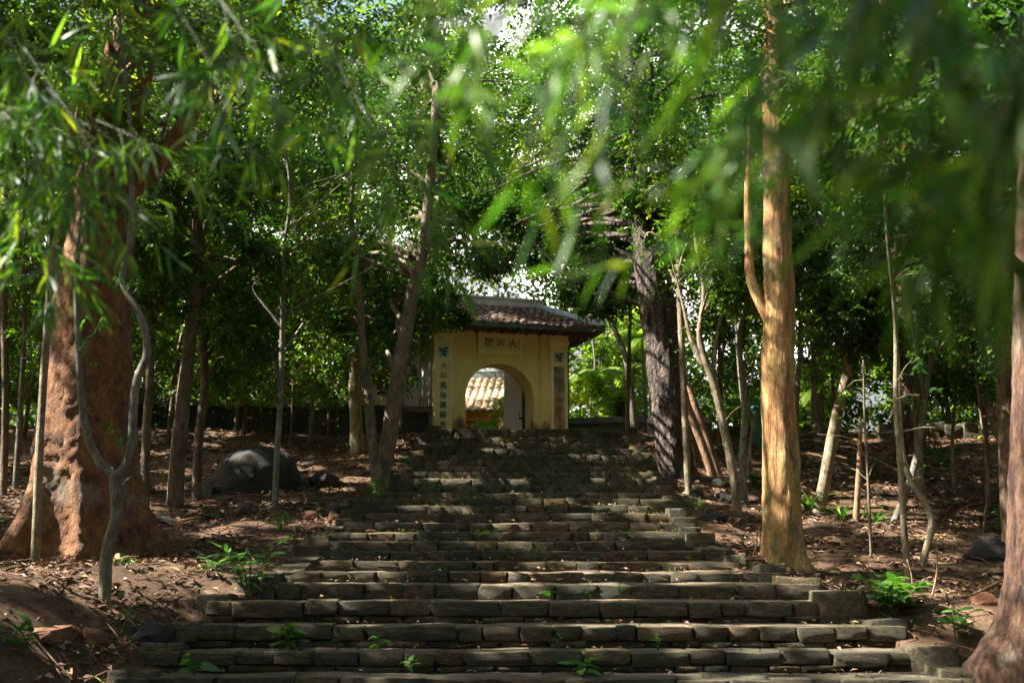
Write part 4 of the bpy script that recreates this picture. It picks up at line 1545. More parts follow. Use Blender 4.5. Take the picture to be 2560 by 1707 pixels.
tree('slender_tree', 'dark trunk close to the left end of the boulder', [(492, 1252, 30), (497, 1100, 28), (512, 960, 26), (506, 800, 22), (512, 560, 18)], 'bark_brown', [((-4.6, 20.0, 6.2), (2.0, 1.8, 1.5), 18, 0.8), (at(600, 800, 19.3), (0.9, 0.8, 0.6), 12, 0.45), (at(560, 900, 20), (0.6, 0.6, 0.4), 6, 0.4)], 'leaf_a', 420, 0.11, 0.05, 8, group=SL)
tree('sapling', 'thin grey sapling in front of the big boulder', [(687, 1272, 19), (692, 1150, 17), (702, 980, 17), (706, 820, 15), (708, 640, 11)], 'bark_grey', [((-3.75, 18.6, 3.75), (1.25, 1.1, 1.15), 20, 0.55), ((-3.0, 18.6, 5.6), (2.2, 1.6, 1.2), 18, 0.75)], 'leaf_a', 240, 0.1, 0.045, 9, group=SL, cat='sapling')
tree('sapling', 'spindly reddish stem behind the right end of the boulder', [(725, 1150, 9), (729, 1080, 8), (732, 1000, 7), (735, 900, 5)], 'bark_red', [((-4.2, 22.6, 4.0), (0.9, 0.8, 0.7), 8, 0.5)], 'leaf_c', 200, 0.09, 0.04, 10, group=SL, cat='sapling')
tree('slender_tree', 'pale trunk lit at its foot behind the double trunk', [(893, 1138, 42), (890, 1040, 38), (888, 960, 36), (895, 820, 32), (905, 640, 26)], 'bark_pale', [((-3.4, 25.5, 7.2), (2.6, 2.2, 1.8), 26, 0.85), (at(860, 760, 23.5), (0.9, 0.8, 0.7), 12, 0.45), (at(800, 620, 24), (1.0, 0.9, 0.7), 12, 0.5)], 'leaf_a', 440, 0.11, 0.05, 11, group=SL)
tree('double_tree', 'pale brown double trunk leaning right beside the stairs, before the gate', [(948, 1232, 58), (962, 1150, 56), (985, 1010, 58), (1008, 870, 52), (1030, 740, 46), (1058, 620, 40), (1078, 420, 34), (1090, 220, 28)], 'bark_mid',
     [((-1.9, 22.4, 9.3), (3.4, 2.8, 1.9), 40, 0.95), ((-2.6, 22.2, 5.6), (1.5, 1.2, 0.9), 16, 0.6), ((-2.45, 22.4, 4.3), (0.9, 0.8, 1.1), 12, 0.5), ((-1.9, 23.5, 5.6), (0.6, 0.8, 0.45), 7, 0.45), (at(900, 620, 21.5), (0.9, 0.8, 0.7), 12, 0.45), (at(1060, 480, 21.5), (1.0, 0.8, 0.7), 12, 0.5), (at(1030, 780, 22.2), (0.5, 0.5, 0.5), 8, 0.35), (at(985, 860, 21.8), (0.45, 0.4, 0.35), 6, 0.3), (at(1130, 610, 25), (1.0, 0.9, 0.7), 14, 0.48), (at(1125, 795, 27), (0.45, 0.4, 0.25), 8, 0.26), (at(1090, 735, 27), (0.45, 0.4, 0.3), 8, 0.28), (at(1060, 350, 20.5), (1.0, 0.8, 0.7), 12, 0.48), (at(1090, 190, 20.5), (1.0, 0.8, 0.7), 12, 0.48)], 'leaf_b', 420, 0.105, 0.05, 12, sides=16, group=SL,
     forks=[[(945, 1230, 42), (935, 1130, 38), (922, 1010, 36), (908, 880, 30), (900, 760, 26), (880, 560, 20)]])

# ---- right side
tree('dark_tree', 'big dark ridged trunk leaning left at the upper right of the stairs', [(1692, 1192, 84), (1678, 1060, 80), (1655, 900, 74), (1632, 740, 70), (1612, 560, 62), (1600, 380, 56)], 'bark_dark',
     [((2.3, 21.5, 9.2), (3.4, 2.8, 1.9), 44, 0.95), ((1.75, 24.0, 5.7), (1.0, 1.0, 0.65), 14, 0.5), (at(1640, 480, 20.5), (1.0, 0.9, 0.7), 14, 0.5), (at(1500, 640, 22.5), (0.9, 0.8, 0.6), 12, 0.45), (at(1420, 600, 24), (0.7, 0.7, 0.5), 9, 0.45), (at(1330, 570, 25.5), (1.1, 0.9, 0.75), 16, 0.48), (at(1250, 480, 26), (1.2, 1.0, 0.7), 16, 0.5), (at(1240, 640, 27), (0.8, 0.7, 0.45), 9, 0.42)], 'leaf_b', 460, 0.11, 0.055, 21, 0.1, 48, group=SR, sub=24, rough=(0.11, 7.0, 2.2),
     forks=[[(1660, 790, 14), (1560, 745, 12), (1480, 715, 9), (1420, 690, 6)]])
tree('slender_tree', 'smooth grey trunk just behind the dark ridged trunk', [(1652, 1060, 36), (1640, 960, 35), (1622, 820, 33), (1608, 700, 30), (1598, 520, 26)], 'bark_grey', [((3.8, 28.0, 8.6), (2.4, 2.0, 1.7), 22, 0.85)], 'leaf_a', 420, 0.11, 0.055, 22, group=SR)
tree('slender_tree', 'mossy stem pressed against the dark ridged trunk', [(1738, 1165, 34), (1712, 1000, 32), (1690, 850, 32), (1668, 700, 30), (1650, 520, 26)], 'bark_brown', [((3.6, 23.4, 7.6), (2.0, 1.8, 1.4), 18, 0.8)], 'leaf_b', 420, 0.11, 0.055, 23, group=SR)
tree('sapling', 'thin straight sapling in front of the dark ridged trunk', [(1722, 1238, 21), (1714, 1080, 20), (1706, 900, 19), (1698, 720, 18), (1692, 520, 15)], 'bark_pale', [((2.95, 20.2, 6.6), (1.2, 1.1, 0.9), 10, 0.6), (at(1720, 620, 19.5), (0.8, 0.7, 0.6), 9, 0.45), (at(1680, 720, 20.2), (0.5, 0.5, 0.35), 5, 0.35)], 'leaf_a', 260, 0.105, 0.05, 24, group=SR, cat='sapling')
tree('dead_stem', 'bare brown dead stem leaning left behind the thin sapling', [(1782, 1190, 26), (1755, 1110, 25), (1725, 1030, 24), (1705, 975, 20)], 'deadwood', None, seed=25, group=SR, cat='dead tree')
tree('dead_stem', 'second leaning dead stem, right of the first and touching it', [(1796, 1188, 24), (1772, 1110, 23), (1740, 1020, 22), (1722, 960, 16)], 'deadwood', None, seed=26, group=SR, cat='dead tree')
tree('slender_tree', 'pale crooked tree with broken white stub among the thin stems', [(1845, 1290, 28), (1832, 1180, 26), (1808, 1060, 25), (1782, 950, 24), (1762, 900, 24), (1748, 830, 17), (1760, 720, 14), (1740, 560, 10)], 'bark_pale',
     [((3.9, 18.2, 6.6), (1.7, 1.5, 1.3), 16, 0.7), (at(1780, 600, 17.5), (0.9, 0.8, 0.7), 12, 0.45), (at(1830, 720, 18), (0.6, 0.5, 0.4), 7, 0.4)], 'leaf_a', 300, 0.105, 0.05, 27, group=SR, forks=[[(1772, 920, 20), (1755, 905, 22), (1742, 880, 22), (1725, 840, 14)], [(1782, 940, 14), (1790, 860, 12), (1805, 780, 11), (1830, 700, 8)]])
tree('slender_tree', 'twisting grey stem left of the tan trunk', [(1862, 1255, 20), (1856, 1150, 22), (1862, 1040, 21), (1850, 900, 20), (1848, 820, 18), (1866, 740, 15), (1850, 600, 11)], 'bark_grey', [((4.3, 19.3, 5.6), (1.4, 1.3, 1.0), 14, 0.65), (at(1850, 560, 18.6), (0.8, 0.8, 0.6), 10, 0.45)], 'leaf_b', 280, 0.105, 0.05, 28, group=SR,
     forks=[[(1852, 860, 12), (1835, 790, 10), (1828, 700, 8)]])
tree('sapling', 'spindly pale stem between the twisting stem and the tan trunk', [(1878, 1208, 11), (1874, 1130, 11), (1882, 1060, 10), (1868, 1000, 9), (1862, 920, 7)], 'bark_pale', None, seed=29, group=SR, cat='sapling')
tree('tan_tree', 'stout smooth tan and yellow trunk to the right of the stairs', [(1960, 1418, 104), (1957, 1330, 93), (1952, 1150, 86), (1944, 960, 80), (1949, 760, 76), (1944, 600, 70), (1941, 420, 65), (1936, 200, 60), (1937, 40, 54)], 'bark_tan',
     [((3.6, 14.2, 8.7), (3.6, 3.0, 1.8), 44, 0.95), ((0.6, 17.2, 9.9), (2.0, 2.2, 1.0), 18, 0.85)], 'leaf_b', 480, 0.125, 0.06, 30, 0.08, 44, lambda h, an: 0.12 * math.exp(-max(h, 0) / 0.22) * (0.5 + 0.5 * math.cos(4 * an + 1)), group=SR, sub=18, rough=(0.06, 4.5, 3.0), forks=[[(1925, 800, 34), (1898, 750, 28), (1876, 690, 25), (1872, 600, 22), (1868, 480, 16)]])
tree('slender_tree', 'thin stem with pale foot just right of the tan trunk', [(1998, 1168, 18), (1990, 1080, 17), (1992, 980, 17), (2002, 860, 15), (1995, 700, 12)], 'bark_grey', [((5.5, 22.4, 6.4), (1.6, 1.5, 1.2), 14, 0.7), (at(2040, 640, 20), (0.9, 0.8, 0.7), 12, 0.45)], 'leaf_b', 300, 0.11, 0.055, 31, group=SR)
tree('slender_tree', 'pale trunk leaning right on the right slope, sunlit from foot to crook', [(2046, 1280, 38), (2062, 1200, 35), (2082, 1090, 33), (2105, 985, 31), (2135, 860, 26), (2150, 700, 20)], 'bark_pale', [((6.0, 19.0, 5.9), (2.0, 1.7, 1.3), 20, 0.75), (at(2120, 760, 18.2), (0.9, 0.7, 0.6), 12, 0.45), (at(2200, 860, 18.5), (0.6, 0.6, 0.4), 7, 0.4)], 'leaf_b', 420, 0.11, 0.055, 32, group=SR)
tree('dead_stem', 'slim red-brown dead stump among the strap-leaf plants', [(2140, 1300, 20), (2146, 1200, 17), (2150, 1100, 12), (2152, 1040, 5)], 'deadwood', None, seed=33, group=SR, cat='dead tree')
tree('sapling', 'whip-thin dark stem right of the slim dead stump', [(2178, 1395, 8), (2170, 1200, 8), (2162, 1050, 7), (2158, 900, 5)], 'twig', None, seed=34, group=SR, cat='sapling')
tree('sapling', 'slim speckled pale stem standing before the wide dark trunk', [(2272, 1465, 20), (2258, 1300, 19), (2250, 1150, 18), (2240, 1000, 16), (2238, 800, 12)], 'bark_pale', [((4.5, 13.0, 5.2), (1.1, 1.0, 0.8), 8, 0.55)], 'leaf_b', 260, 0.11, 0.055, 35, group=SR, cat='sapling')
tree('slender_tree', 'bent stem sweeping up left across its neighbours on the right slope', [(2306, 1412, 20), (2328, 1320, 21), (2318, 1270, 20), (2268, 1180, 19), (2250, 1080, 17), (2246, 950, 15)], 'bark_pale', [((5.3, 14.6, 4.9), (1.2, 1.1, 0.9), 10, 0.6)], 'leaf_b', 260, 0.11, 0.055, 36, group=SR)
tree('slender_tree', 'grey stem leaning right, crossing the bent stem', [(2236, 1310, 24), (2262, 1240, 22), (2290, 1150, 20), (2312, 1000, 18), (2330, 860, 15), (2335, 700, 11)], 'bark_grey', [((6.6, 17.4, 5.2), (1.6, 1.4, 1.0), 14, 0.65), (at(2340, 700, 16.4), (0.8, 0.7, 0.6), 10, 0.45)], 'leaf_b', 280, 0.11, 0.055, 37, group=SR)
tree('wide_dark_tree', 'wide shaded red-brown trunk on the crest at the right', [(2272, 1145, 84), (2274, 1000, 74), (2276, 860, 68), (2270, 640, 62), (2275, 400, 52)], 'bark_red', [((8.2, 22.8, 8.8), (3.8, 3.0, 2.0), 44, 0.95)], 'leaf_b', 460, 0.12, 0.06, 38, group=SR, sides=18)
tree('sapling', 'thin upright stem with pale streak right of the wide dark trunk', [(2386, 1230, 10), (2380, 1120, 10), (2388, 1000, 9), (2395, 860, 7)], 'bark_pale', [((8.5, 20.5, 4.6), (1.0, 1.0, 0.8), 8, 0.6)], 'leaf_b', 220, 0.11, 0.055, 39, group=SR, cat='sapling')
tree('sapling', 'forking thin stem above the dark rounded rock', [(2458, 1330, 9), (2470, 1220, 9), (2462, 1120, 8), (2450, 1020, 7), (2440, 900, 5)], 'bark_brown', [((7.2, 16.8, 4.0), (0.9, 0.9, 0.7), 8, 0.5), (at(2440, 760, 15.5), (0.8, 0.7, 0.6), 10, 0.42)], 'leaf_b', 220, 0.105, 0.05, 40, group=SR, cat='sapling')
tree('slender_tree', 'pale limb-like trunk leaning left across the right edge', [(2548, 1262, 30), (2520, 1150, 29), (2480, 1040, 28), (2440, 950, 27), (2400, 860, 25), (2350, 730, 22), (2310, 620, 18)], 'bark_pale', [((6.8, 18.8, 6.8), (2.4, 2.0, 1.5), 24, 0.8), (at(2500, 640, 17.5), (0.9, 0.8, 0.7), 12, 0.45), (at(2420, 560, 17.5), (0.9, 0.8, 0.7), 12, 0.45)], 'leaf_b', 420, 0.11, 0.055, 41, group=SR)


def red_lobes(h, an):
    f = math.exp(-max(h, 0) / 0.3)
    return 0.06 * f * (0.5 + 0.5 * math.cos(3 * an + 1.0)) + 0.22 * f * max(0, math.cos(an - 0.2))


tree('red_barked_tree', 'red-brown rough trunk with spreading root cut by the right frame edge', [(2555, 1680, 130), (2572, 1500, 104), (2572, 1300, 92), (2574, 1000, 82), (2578, 700, 76), (2584, 400, 68)], 'bark_red',
     [((5.4, 9.2, 6.9), (2.8, 2.4, 1.5), 26, 0.85), ((3.9, 9.0, 3.9), (0.9, 1.0, 0.7), 7, 0.55)], 'leaf_b', 300, 0.12, 0.06, 42, 0.07, 40, red_lobes, group=SR, sub=18, rough=(0.08, 5.0, 4.0))
# cut limb catching the light high on the right
bl = tree('slender_tree', 'tall thin tree with a bare sunlit limb bent in the upper right', [(2300, 1240, 26), (2292, 1000, 24), (2285, 700, 20), (2272, 460, 18), (2225, 390, 14), (2185, 320, 10)], 'bark_pale', None, seed=43, group=SR)

# ---- taller trees mostly above and beside the frame: unseen ones are added only to shade the slope
SH = 'tall canopy trees'
CAN = [
    ('tall tree whose crown closes the upper left corner of the view', -9.8, 11.0, 8.6, 3.3, 1.9), ('tall tree on the far left behind the giant trunk', -10.6, 17.0, 9.2, 3.4, 2.0),
    ('tall tree at the left beyond the slender dark trunks', -9.4, 22.6, 9.2, 3.2, 2.0), ('tall tree at the left end of the garden wall', -10.2, 27.4, 8.8, 3.0, 1.9),
    ('tall tree left of the stair foot, only its boughs reaching into view', -8.6, 5.6, 8.6, 3.0, 1.7), ('unseen outermost tree down the left slope, added for shade', -14.6, 8.6, 9.6, 3.2, 2.0),
    ('unseen outermost tree up the left slope, added for shade', -15.4, 15.0, 10.0, 3.2, 2.0), ('unseen tree on the far left crest, added for shade', -15.0, 21.5, 10.2, 3.2, 2.0),
    ('tall tree over the lower flight, boughs along the top edge', -5.4, 6.4, 7.9, 2.9, 1.3), ('tall tree right of the stair foot spreading over the top right', 6.6, 6.0, 7.6, 2.9, 1.5),
    ('tall tree behind the tan trunk filling the upper right', 7.2, 16.6, 8.6, 3.2, 1.9), ('tall tree at the right frame edge on the slope', 11.0, 18.0, 8.2, 3.0, 2.0), ('tall tree on the right crest beyond the rubble wall', 7.4, 27.5, 9.6, 3.2, 2.2),
    ('unseen tree behind the viewer on the left, added for shade', -6.4, 1.8, 8.2, 3.4, 1.6), ('unseen tree behind the viewer on the right, added for shade', 5.6, 0.4, 8.0, 3.4, 1.6),
    ('unseen tree straight behind the viewer, added for shade', -0.8, -5.0, 8.4, 4.0, 1.8), ('unseen tree well left of the viewer, added for shade', -11.5, 1.5, 9.0, 3.4, 1.8), ('unseen tree well right of the viewer, added for shade', 11.0, 9.5, 8.4, 3.4, 1.9),
    ('unseen tree far out right of the viewer, added for shade', 11.0, 2.0, 8.4, 3.4, 1.8),
    ('tall tree at the crest far right', 12.6, 25.0, 9.0, 3.2, 2.2),
]
for k, (lab, x, y, z, rad, rz_) in enumerate(CAN):
    far = y < 10 or abs(x) > 0.5 * y + 3.5
    tree('canopy_tree', lab, [], 'bark_brown', [((x + 0.3, y, z), (rad, rad * 0.9, rz_), 46, 1.0)], 'leaf_b' if x > 0 else 'leaf_a', 230 if far else 430, 0.215 if far else 0.145, 0.11 if far else 0.07, 60 + k, group=SH, base=(x, y))
# boughs bridging the flight

# ---- understorey shrubs and small trees
US = 'understorey shrubs and small trees'
UND = [
    ('leafy shrub in front of the garden wall, left of the pale trunk', 775, 1060, (1.3, 1.0, 1.25), 1.5, 'leaf_a', 18, 25.0),
    ('dark shrub at the wall beside the three dark trunks', 610, 1060, (1.2, 1.0, 1.2), 1.2, 'leaf_c', 16, 26.0),
    ('bright sunlit shrub left of the boulder, behind the dark trunks', 590, 1040, (1.6, 1.0, 1.1), 2.6, 'leaf_c', 16, 27.0),
    ('shrub half hidden by the giant trunk on its right', 420, 1080, (1.4, 1.0, 1.3), 1.6, 'leaf_a', 16, 25.0),
    ('shrub at the far left between thin stems', 60, 1090, (1.8, 1.2, 1.6), 1.8, 'leaf_a', 20, 24.5),
    ('small tree with fresh leaves above the garden wall', 820, 1000, (1.8, 1.2, 1.5), 3.3, 'leaf_a', 24, 29.5),
    ('small tree rising behind the garden wall at its left end', 520, 1000, (2.0, 1.4, 1.6), 3.6, 'leaf_a', 26, 31.0),
    ('shrub draping over the wall beside the gate pier', 1000, 1000, (0.7, 0.6, 0.9), 2.3, 'leaf_b', 10, 29.0),
    ('dense dark bush on the crest between the dark and tan trunks', 1800, 1040, (1.3, 1.0, 1.3), 2.2, 'leaf_b', 16, 27.5),
    ('dark bush behind the leaning pale trunk', 2080, 1030, (1.5, 1.1, 1.1), 2.3, 'leaf_a', 16, 27.5),
    ('round-leaved bush near the right frame edge', 2440, 860, (1.3, 1.0, 1.0), 2.7, 'leaf_b', 16, 19.0),
    ('bush on the crest at the far right', 2500, 1040, (1.8, 1.2, 1.4), 1.8, 'leaf_a', 18, 29.0),
    ('small dense tree left of the tan trunk high on the slope', 1790, 900, (1.3, 1.2, 1.4), 3.6, 'leaf_b', 20, 24.0),
    ('small tree with drooping boughs above the dark trunk', 1560, 700, (1.7, 1.4, 1.2), 5.6, 'leaf_b', 22, 25.5),
]
for k, (lab, px, py, rad, hz, lf, n, d) in enumerate(UND):
    q = at(px, py, d)
    g0 = gz(q.x, d)
    tree('shrub' if hz < 2.4 else 'small_tree', lab, [], 'bark_brown', [((q.x, d, g0 + hz), rad, n, 0.6)], lf, 300, 0.115, 0.055, 120 + k, group=US, base=(q.x, d), cat='shrub' if hz < 2.4 else 'tree', r0=0.05)

# ---- sunlit growth behind the gate and beyond the crests
BH = 'sunlit shrubs beyond the wall'
BEY = [
    ('lush sunlit shrub just right of the gate behind the grey wall', 1470, 1000, (1.3, 1.0, 1.2), 1.3, 'leaf_c', 16, 35.0), ('sunlit leafy tree behind the right roof corner', 1500, 860, (1.8, 1.3, 1.5), 3.6, 'leaf_c', 24, 37.0),
    ('bright bush seen between the curved sapling and the dark trunk', 1570, 1010, (1.1, 1.0, 1.0), 1.1, 'leaf_c', 14, 35.5), ('sunny bush left of the teal bin', 1830, 1000, (1.6, 1.2, 1.2), 1.4, 'leaf_c', 18, 33.0),
    ('sunny bush in the gap right of the tan trunk', 2020, 1000, (1.6, 1.2, 1.2), 1.8, 'leaf_c', 16, 34.0), ('bright thicket right of the wide dark trunk', 2350, 960, (2.0, 1.4, 1.7), 2.2, 'leaf_c', 24, 33.0),
    ('bright thicket at the far right beyond the crest', 2520, 960, (1.8, 1.4, 1.7), 2.2, 'leaf_c', 20, 34.0), ('tree with sparse pale leaves rising behind the gate ridge', 1300, 700, (2.6, 1.6, 1.5), 6.0, 'leaf_c', 12, 46.0),
    ('slim courtyard tree seen inside the arch top', 1268, 880, (0.35, 0.5, 0.8), 3.6, 'leaf_c', 6, 38.5),
]
for k, (lab, px, py, rad, hz, lf, n, d) in enumerate(BEY):
    q = at(px, py, d)
    g0 = gz(q.x, d)
    tree('sunlit_shrub', lab, [], 'bark_grey', [((q.x, d, g0 + hz), rad, n, 0.6)], lf, 330, 0.16, 0.08, 160 + k, group=BH, base=(q.x, d), cat='shrub', r0=0.05, sun=False)
tree('curved_sapling', 'dark curved sapling growing from the wall right of the gate', [(1588, 1050, 20), (1578, 985, 18), (1572, 940, 17), (1560, 880, 15), (1530, 810, 14), (1512, 770, 12), (1500, 700, 8)], 'bark_grey', [((2.35, 29.5, 6.9), (1.0, 0.9, 0.7), 10, 0.55)], 'leaf_b', 260, 0.11, 0.055, 180, group=SR, cat='sapling', base=(at(1588, 1050, 29.2).x, 29.2))

# ---- far wood on both sides: one mass
rngC = np.random.default_rng(99)
Cs, Rs = [], []
for (x0, x1, y0, y1, z0, z1, n) in [(-26, -8.5, 31, 46, 3, 9.5, 120), (-12, -5.5, 30, 34, 6.5, 11, 26), (-24, -12, 18, 30, 2, 9, 60), (5.5, 26, 31, 48, 3, 10, 130), (11, 24, 18, 30, 2.5, 9.5, 70), (-7, 6, 52, 66, 3, 9, 40), (2.8, 6, 34, 46, 3.5, 9.5, 28), (-6, -2.4, 40, 50, 7, 13, 20), (3, 6, 44, 54, 8, 14, 20), (-10, -4.2, 25, 34, 7.5, 14, 70), (2.6, 10, 25, 34, 7.5, 14.5, 75), (-22, -9, 22, 34, 6, 14, 90), (9, 22, 20, 34, 6, 14, 90), (-3, 3, 33, 46, 10, 16, 36), (-2.6, 2.4, 32, 44, 7.6, 11.5, 42), (-16, 16, 30, 44, 13, 19, 110), (-9, -3.2, 32, 35.4, 5, 9.5, 34), (-15, -8, 27, 34, 3, 8, 50), (5, 13, 27, 33, 5, 9, 26), (-6.5, -1, 30, 40, 10, 16, 64), (-7, 7, 38, 48, 12, 20, 56)]:
    Cs.append(np.stack([rngC.uniform(x0, x1, n), rngC.uniform(y0, y1, n), rngC.uniform(z0, z1, n)], 1))
    Rs.append(rngC.uniform(0.9, 1.6, n))
V, F, T = foliage(np.concatenate(Cs), np.concatenate(Rs), 295, 0.245, 0.125)
N_LEAF += len(V) // 4
wood = link('distant_forest', np_mesh('distant_forest', V, F, T), M['leaf_a'])
# unseen wood behind and beside the viewer, added to cut the sky light
Cs, Rs = [], []
for (x0, x1, y0, y1, z0, z1, n) in [(-28, 28, -26, -12, -1.5, 14, 260), (-28, -15, -14, 16, -1.5, 13, 160), (14, 28, -14, 18, -1.5, 13, 170), (-13, 13, -12, -5, 1, 12, 90)]:
    Cs.append(np.stack([rngC.uniform(x0, x1, n), rngC.uniform(y0, y1, n), rngC.uniform(z0, z1, n)], 1))
    Rs.append(rngC.uniform(1.4, 2.4, n))
V2, F2, T2 = foliage(np.concatenate(Cs), np.concatenate(Rs), 120, 0.55, 0.29)
o = link('shade_forest', np_mesh('shade_forest', V2, F2, T2), M['leaf_a'])
tag(o, 'unseen woodland behind and beside the viewer, added to block sky light', 'forest', None, 'stuff')
tag(wood, 'mass of woodland foliage closing the view behind the slopes', 'forest', None, 'stuff')
print('leaves', N_LEAF)

# ------------------------------------------------------------------ palms beyond the wall
def palm(label, px, py, d, hz, nf, fl, seed):
    q = at(px, py, d)
    g0 = gz(q.x, d)
    top = Vector((0, 0, q.z - g0))
    root = empty('palm', (q.x, d, g0))
    tag(root, label, 'palm', 'palms behind the grey wall')
    r = random.Random(seed)
    b = MB()
    P_, R_ = catmull([(Vector((0.1, 0, -0.2)), 0.09), (Vector((0.05, 0, top.z * 0.5)), 0.07), (top, 0.05)], 5)
    b.tube(P_, R_, 8)
    b.build('trunk', M['bark_grey'], root, True)
    for k in range(nf):
        a = 2 * math.pi * k / nf + r.uniform(-0.2, 0.2)
        el = r.uniform(0.3, 1.1)
        ln = fl * r.uniform(0.8, 1.15)
        pts = []
        for j in range(9):
            t = j / 8
            rr_ = ln * t * math.cos(el * (1 - 0.4 * t))
            zz = ln * (math.sin(el) * t - 0.75 * t * t)
            pts.append(Vector((math.cos(a) * rr_, math.sin(a) * rr_, zz)) + top)
        b = MB()
        b.tube(pts, [0.016 * (1 - 0.8 * j / 8) for j in range(9)], 4)
        o1, o2 = [], []
        for j in range(1, 9):
            for h in (0.0, 0.33, 0.66):
                if j == 8 and h > 0:
                    break
                t = (j + h) / 8
                i0 = min(int(j), 7)
                p = pts[j].lerp(pts[min(j + 1, 8)], h)
                tg = (pts[min(j + 1, 8)] - pts[j - 1]).normalized()
                sd_ = tg.cross(Vector((0, 0, 1))).normalized()
                ll = ln * 0.36 * math.sin(math.pi * (0.15 + 0.8 * t))
                for s in (-1, 1):
                    dr = (sd_ * s * 0.9 + tg * 0.55 + Vector((0, 0, -0.55))).normalized()
                    w = tg * 0.022
                    b.add([p - w, p + w, p + dr * ll * 0.5 + w * 1.1 + Vector((0, 0, 0.03)), p + dr * ll + Vector((0, 0, -0.06)), p + dr * ll * 0.5 - w * 1.1 + Vector((0, 0, 0.03))], [(0, 1, 2, 4), (4, 2, 3)])
        me = b.mesh('frond')
        at_ = me.attributes.new('tint', 'FLOAT', 'POINT')
        at_.data.foreach_set('value', np.full(len(me.vertices), r.uniform(0.2, 0.9), np.float32))
        link('frond', me, M['leaf_palm'], root)


palm('sunlit feathery palm with drooping crown nearest the gate', 1495, 940, 35.0, 1, 11, 1.15, 1)
palm('palm with pale stem just left of the leaning dark trunk', 1605, 850, 34.0, 1, 10, 1.2, 2)
palm('low palm spreading over the grey wall', 1555, 1000, 34.5, 1, 10, 1.0, 3)
palm('palm close to the curved sapling, its crown behind the stem', 1560, 930, 36.0, 1, 10, 1.1, 4)
palm('taller palm with upright fronds beside the dark trunk', 1592, 800, 37.5, 1, 10, 1.5, 5)
palm('palm in the shade right of the tan trunk on the crest', 2040, 985, 29.5, 1, 10, 1.5, 6)
palm('palm by the wide dark trunk with fronds hanging low', 2360, 960, 30.0, 1, 10, 1.5, 7)


# ------------------------------------------------------------------ leaf shapes for near plants
def blade_mesh(name, width, segs=6, curve=0.25, fold=0.18, mat=None, shape=0.8, twist=0.0):
    """leaf of unit length along +Y, lanceolate"""
    b = MB()
    vs = []
    for j in range(segs + 1):
        t = j / segs
        w = width * (math.sin(math.pi * (t ** shape)) ** 0.8 if 0 < t < 1 else 0.02)
        z = -curve * t * t
        tw = twist * t
        c, s_ = math.cos(tw), math.sin(tw)
        vs += [(-w * c, t, z + fold * w - w * s_), (0, t, z), (w * c, t, z + fold * w + w * s_)]
    fs = []
    for j in range(segs):
        a = j * 3
        fs += [(a, a + 1, a + 4, a + 3), (a + 1, a + 2, a + 5, a + 4)]
    b.add(vs, fs)
    me = b.mesh(name)
    me.polygons.foreach_set('use_smooth', [True] * len(me.polygons))
    me.materials.append(mat)
    return me


BAM = [blade_mesh('leaf', 0.05, 7, c, 0.2, M['bamboo'], 0.62, tw) for c, tw in ((0.1, 0.2), (0.25, -0.4), (0.4, 0.5), (0.05, 0.0), (0.3, 0.8))]
BROAD = [blade_mesh('leaf', 0.2, 6, c, 0.2, M['weed'], 0.8, tw) for c, tw in ((0.2, 0.2), (0.45, -0.3), (0.1, 0.4))]
NARROW = [blade_mesh('leaf', 0.11, 6, c, 0.2, M['weed'], 0.75, tw) for c, tw in ((0.2, 0.2), (0.45, -0.3), (0.1, 0.4))]
STRAP = [blade_mesh('leaf', 0.05, 8, c, 0.3, M['weed'], 0.5, 0.1) for c in (0.35, 0.6, 0.9)]


def put_leaf(parent, meshes, p, d, length, r, roll=0.5, up=Vector((0, 0, 1))):
    d = d.normalized()
    x = d.cross(up)
    if x.length < 1e-3:
        x = Vector((1, 0, 0))
    x.normalize()
    z = x.cross(d)
    m = Matrix((x, d, z)).transposed().to_4x4() @ Matrix.Rotation(r.gauss(0, roll), 4, 'Y')
    o = bpy.data.objects.new('leaf', r.choice(meshes))
    COL.objects.link(o)
    o.parent = parent
    o.matrix_local = Matrix.Translation(p) @ m @ Matrix.Diagonal((length, length, length, 1))
    return o


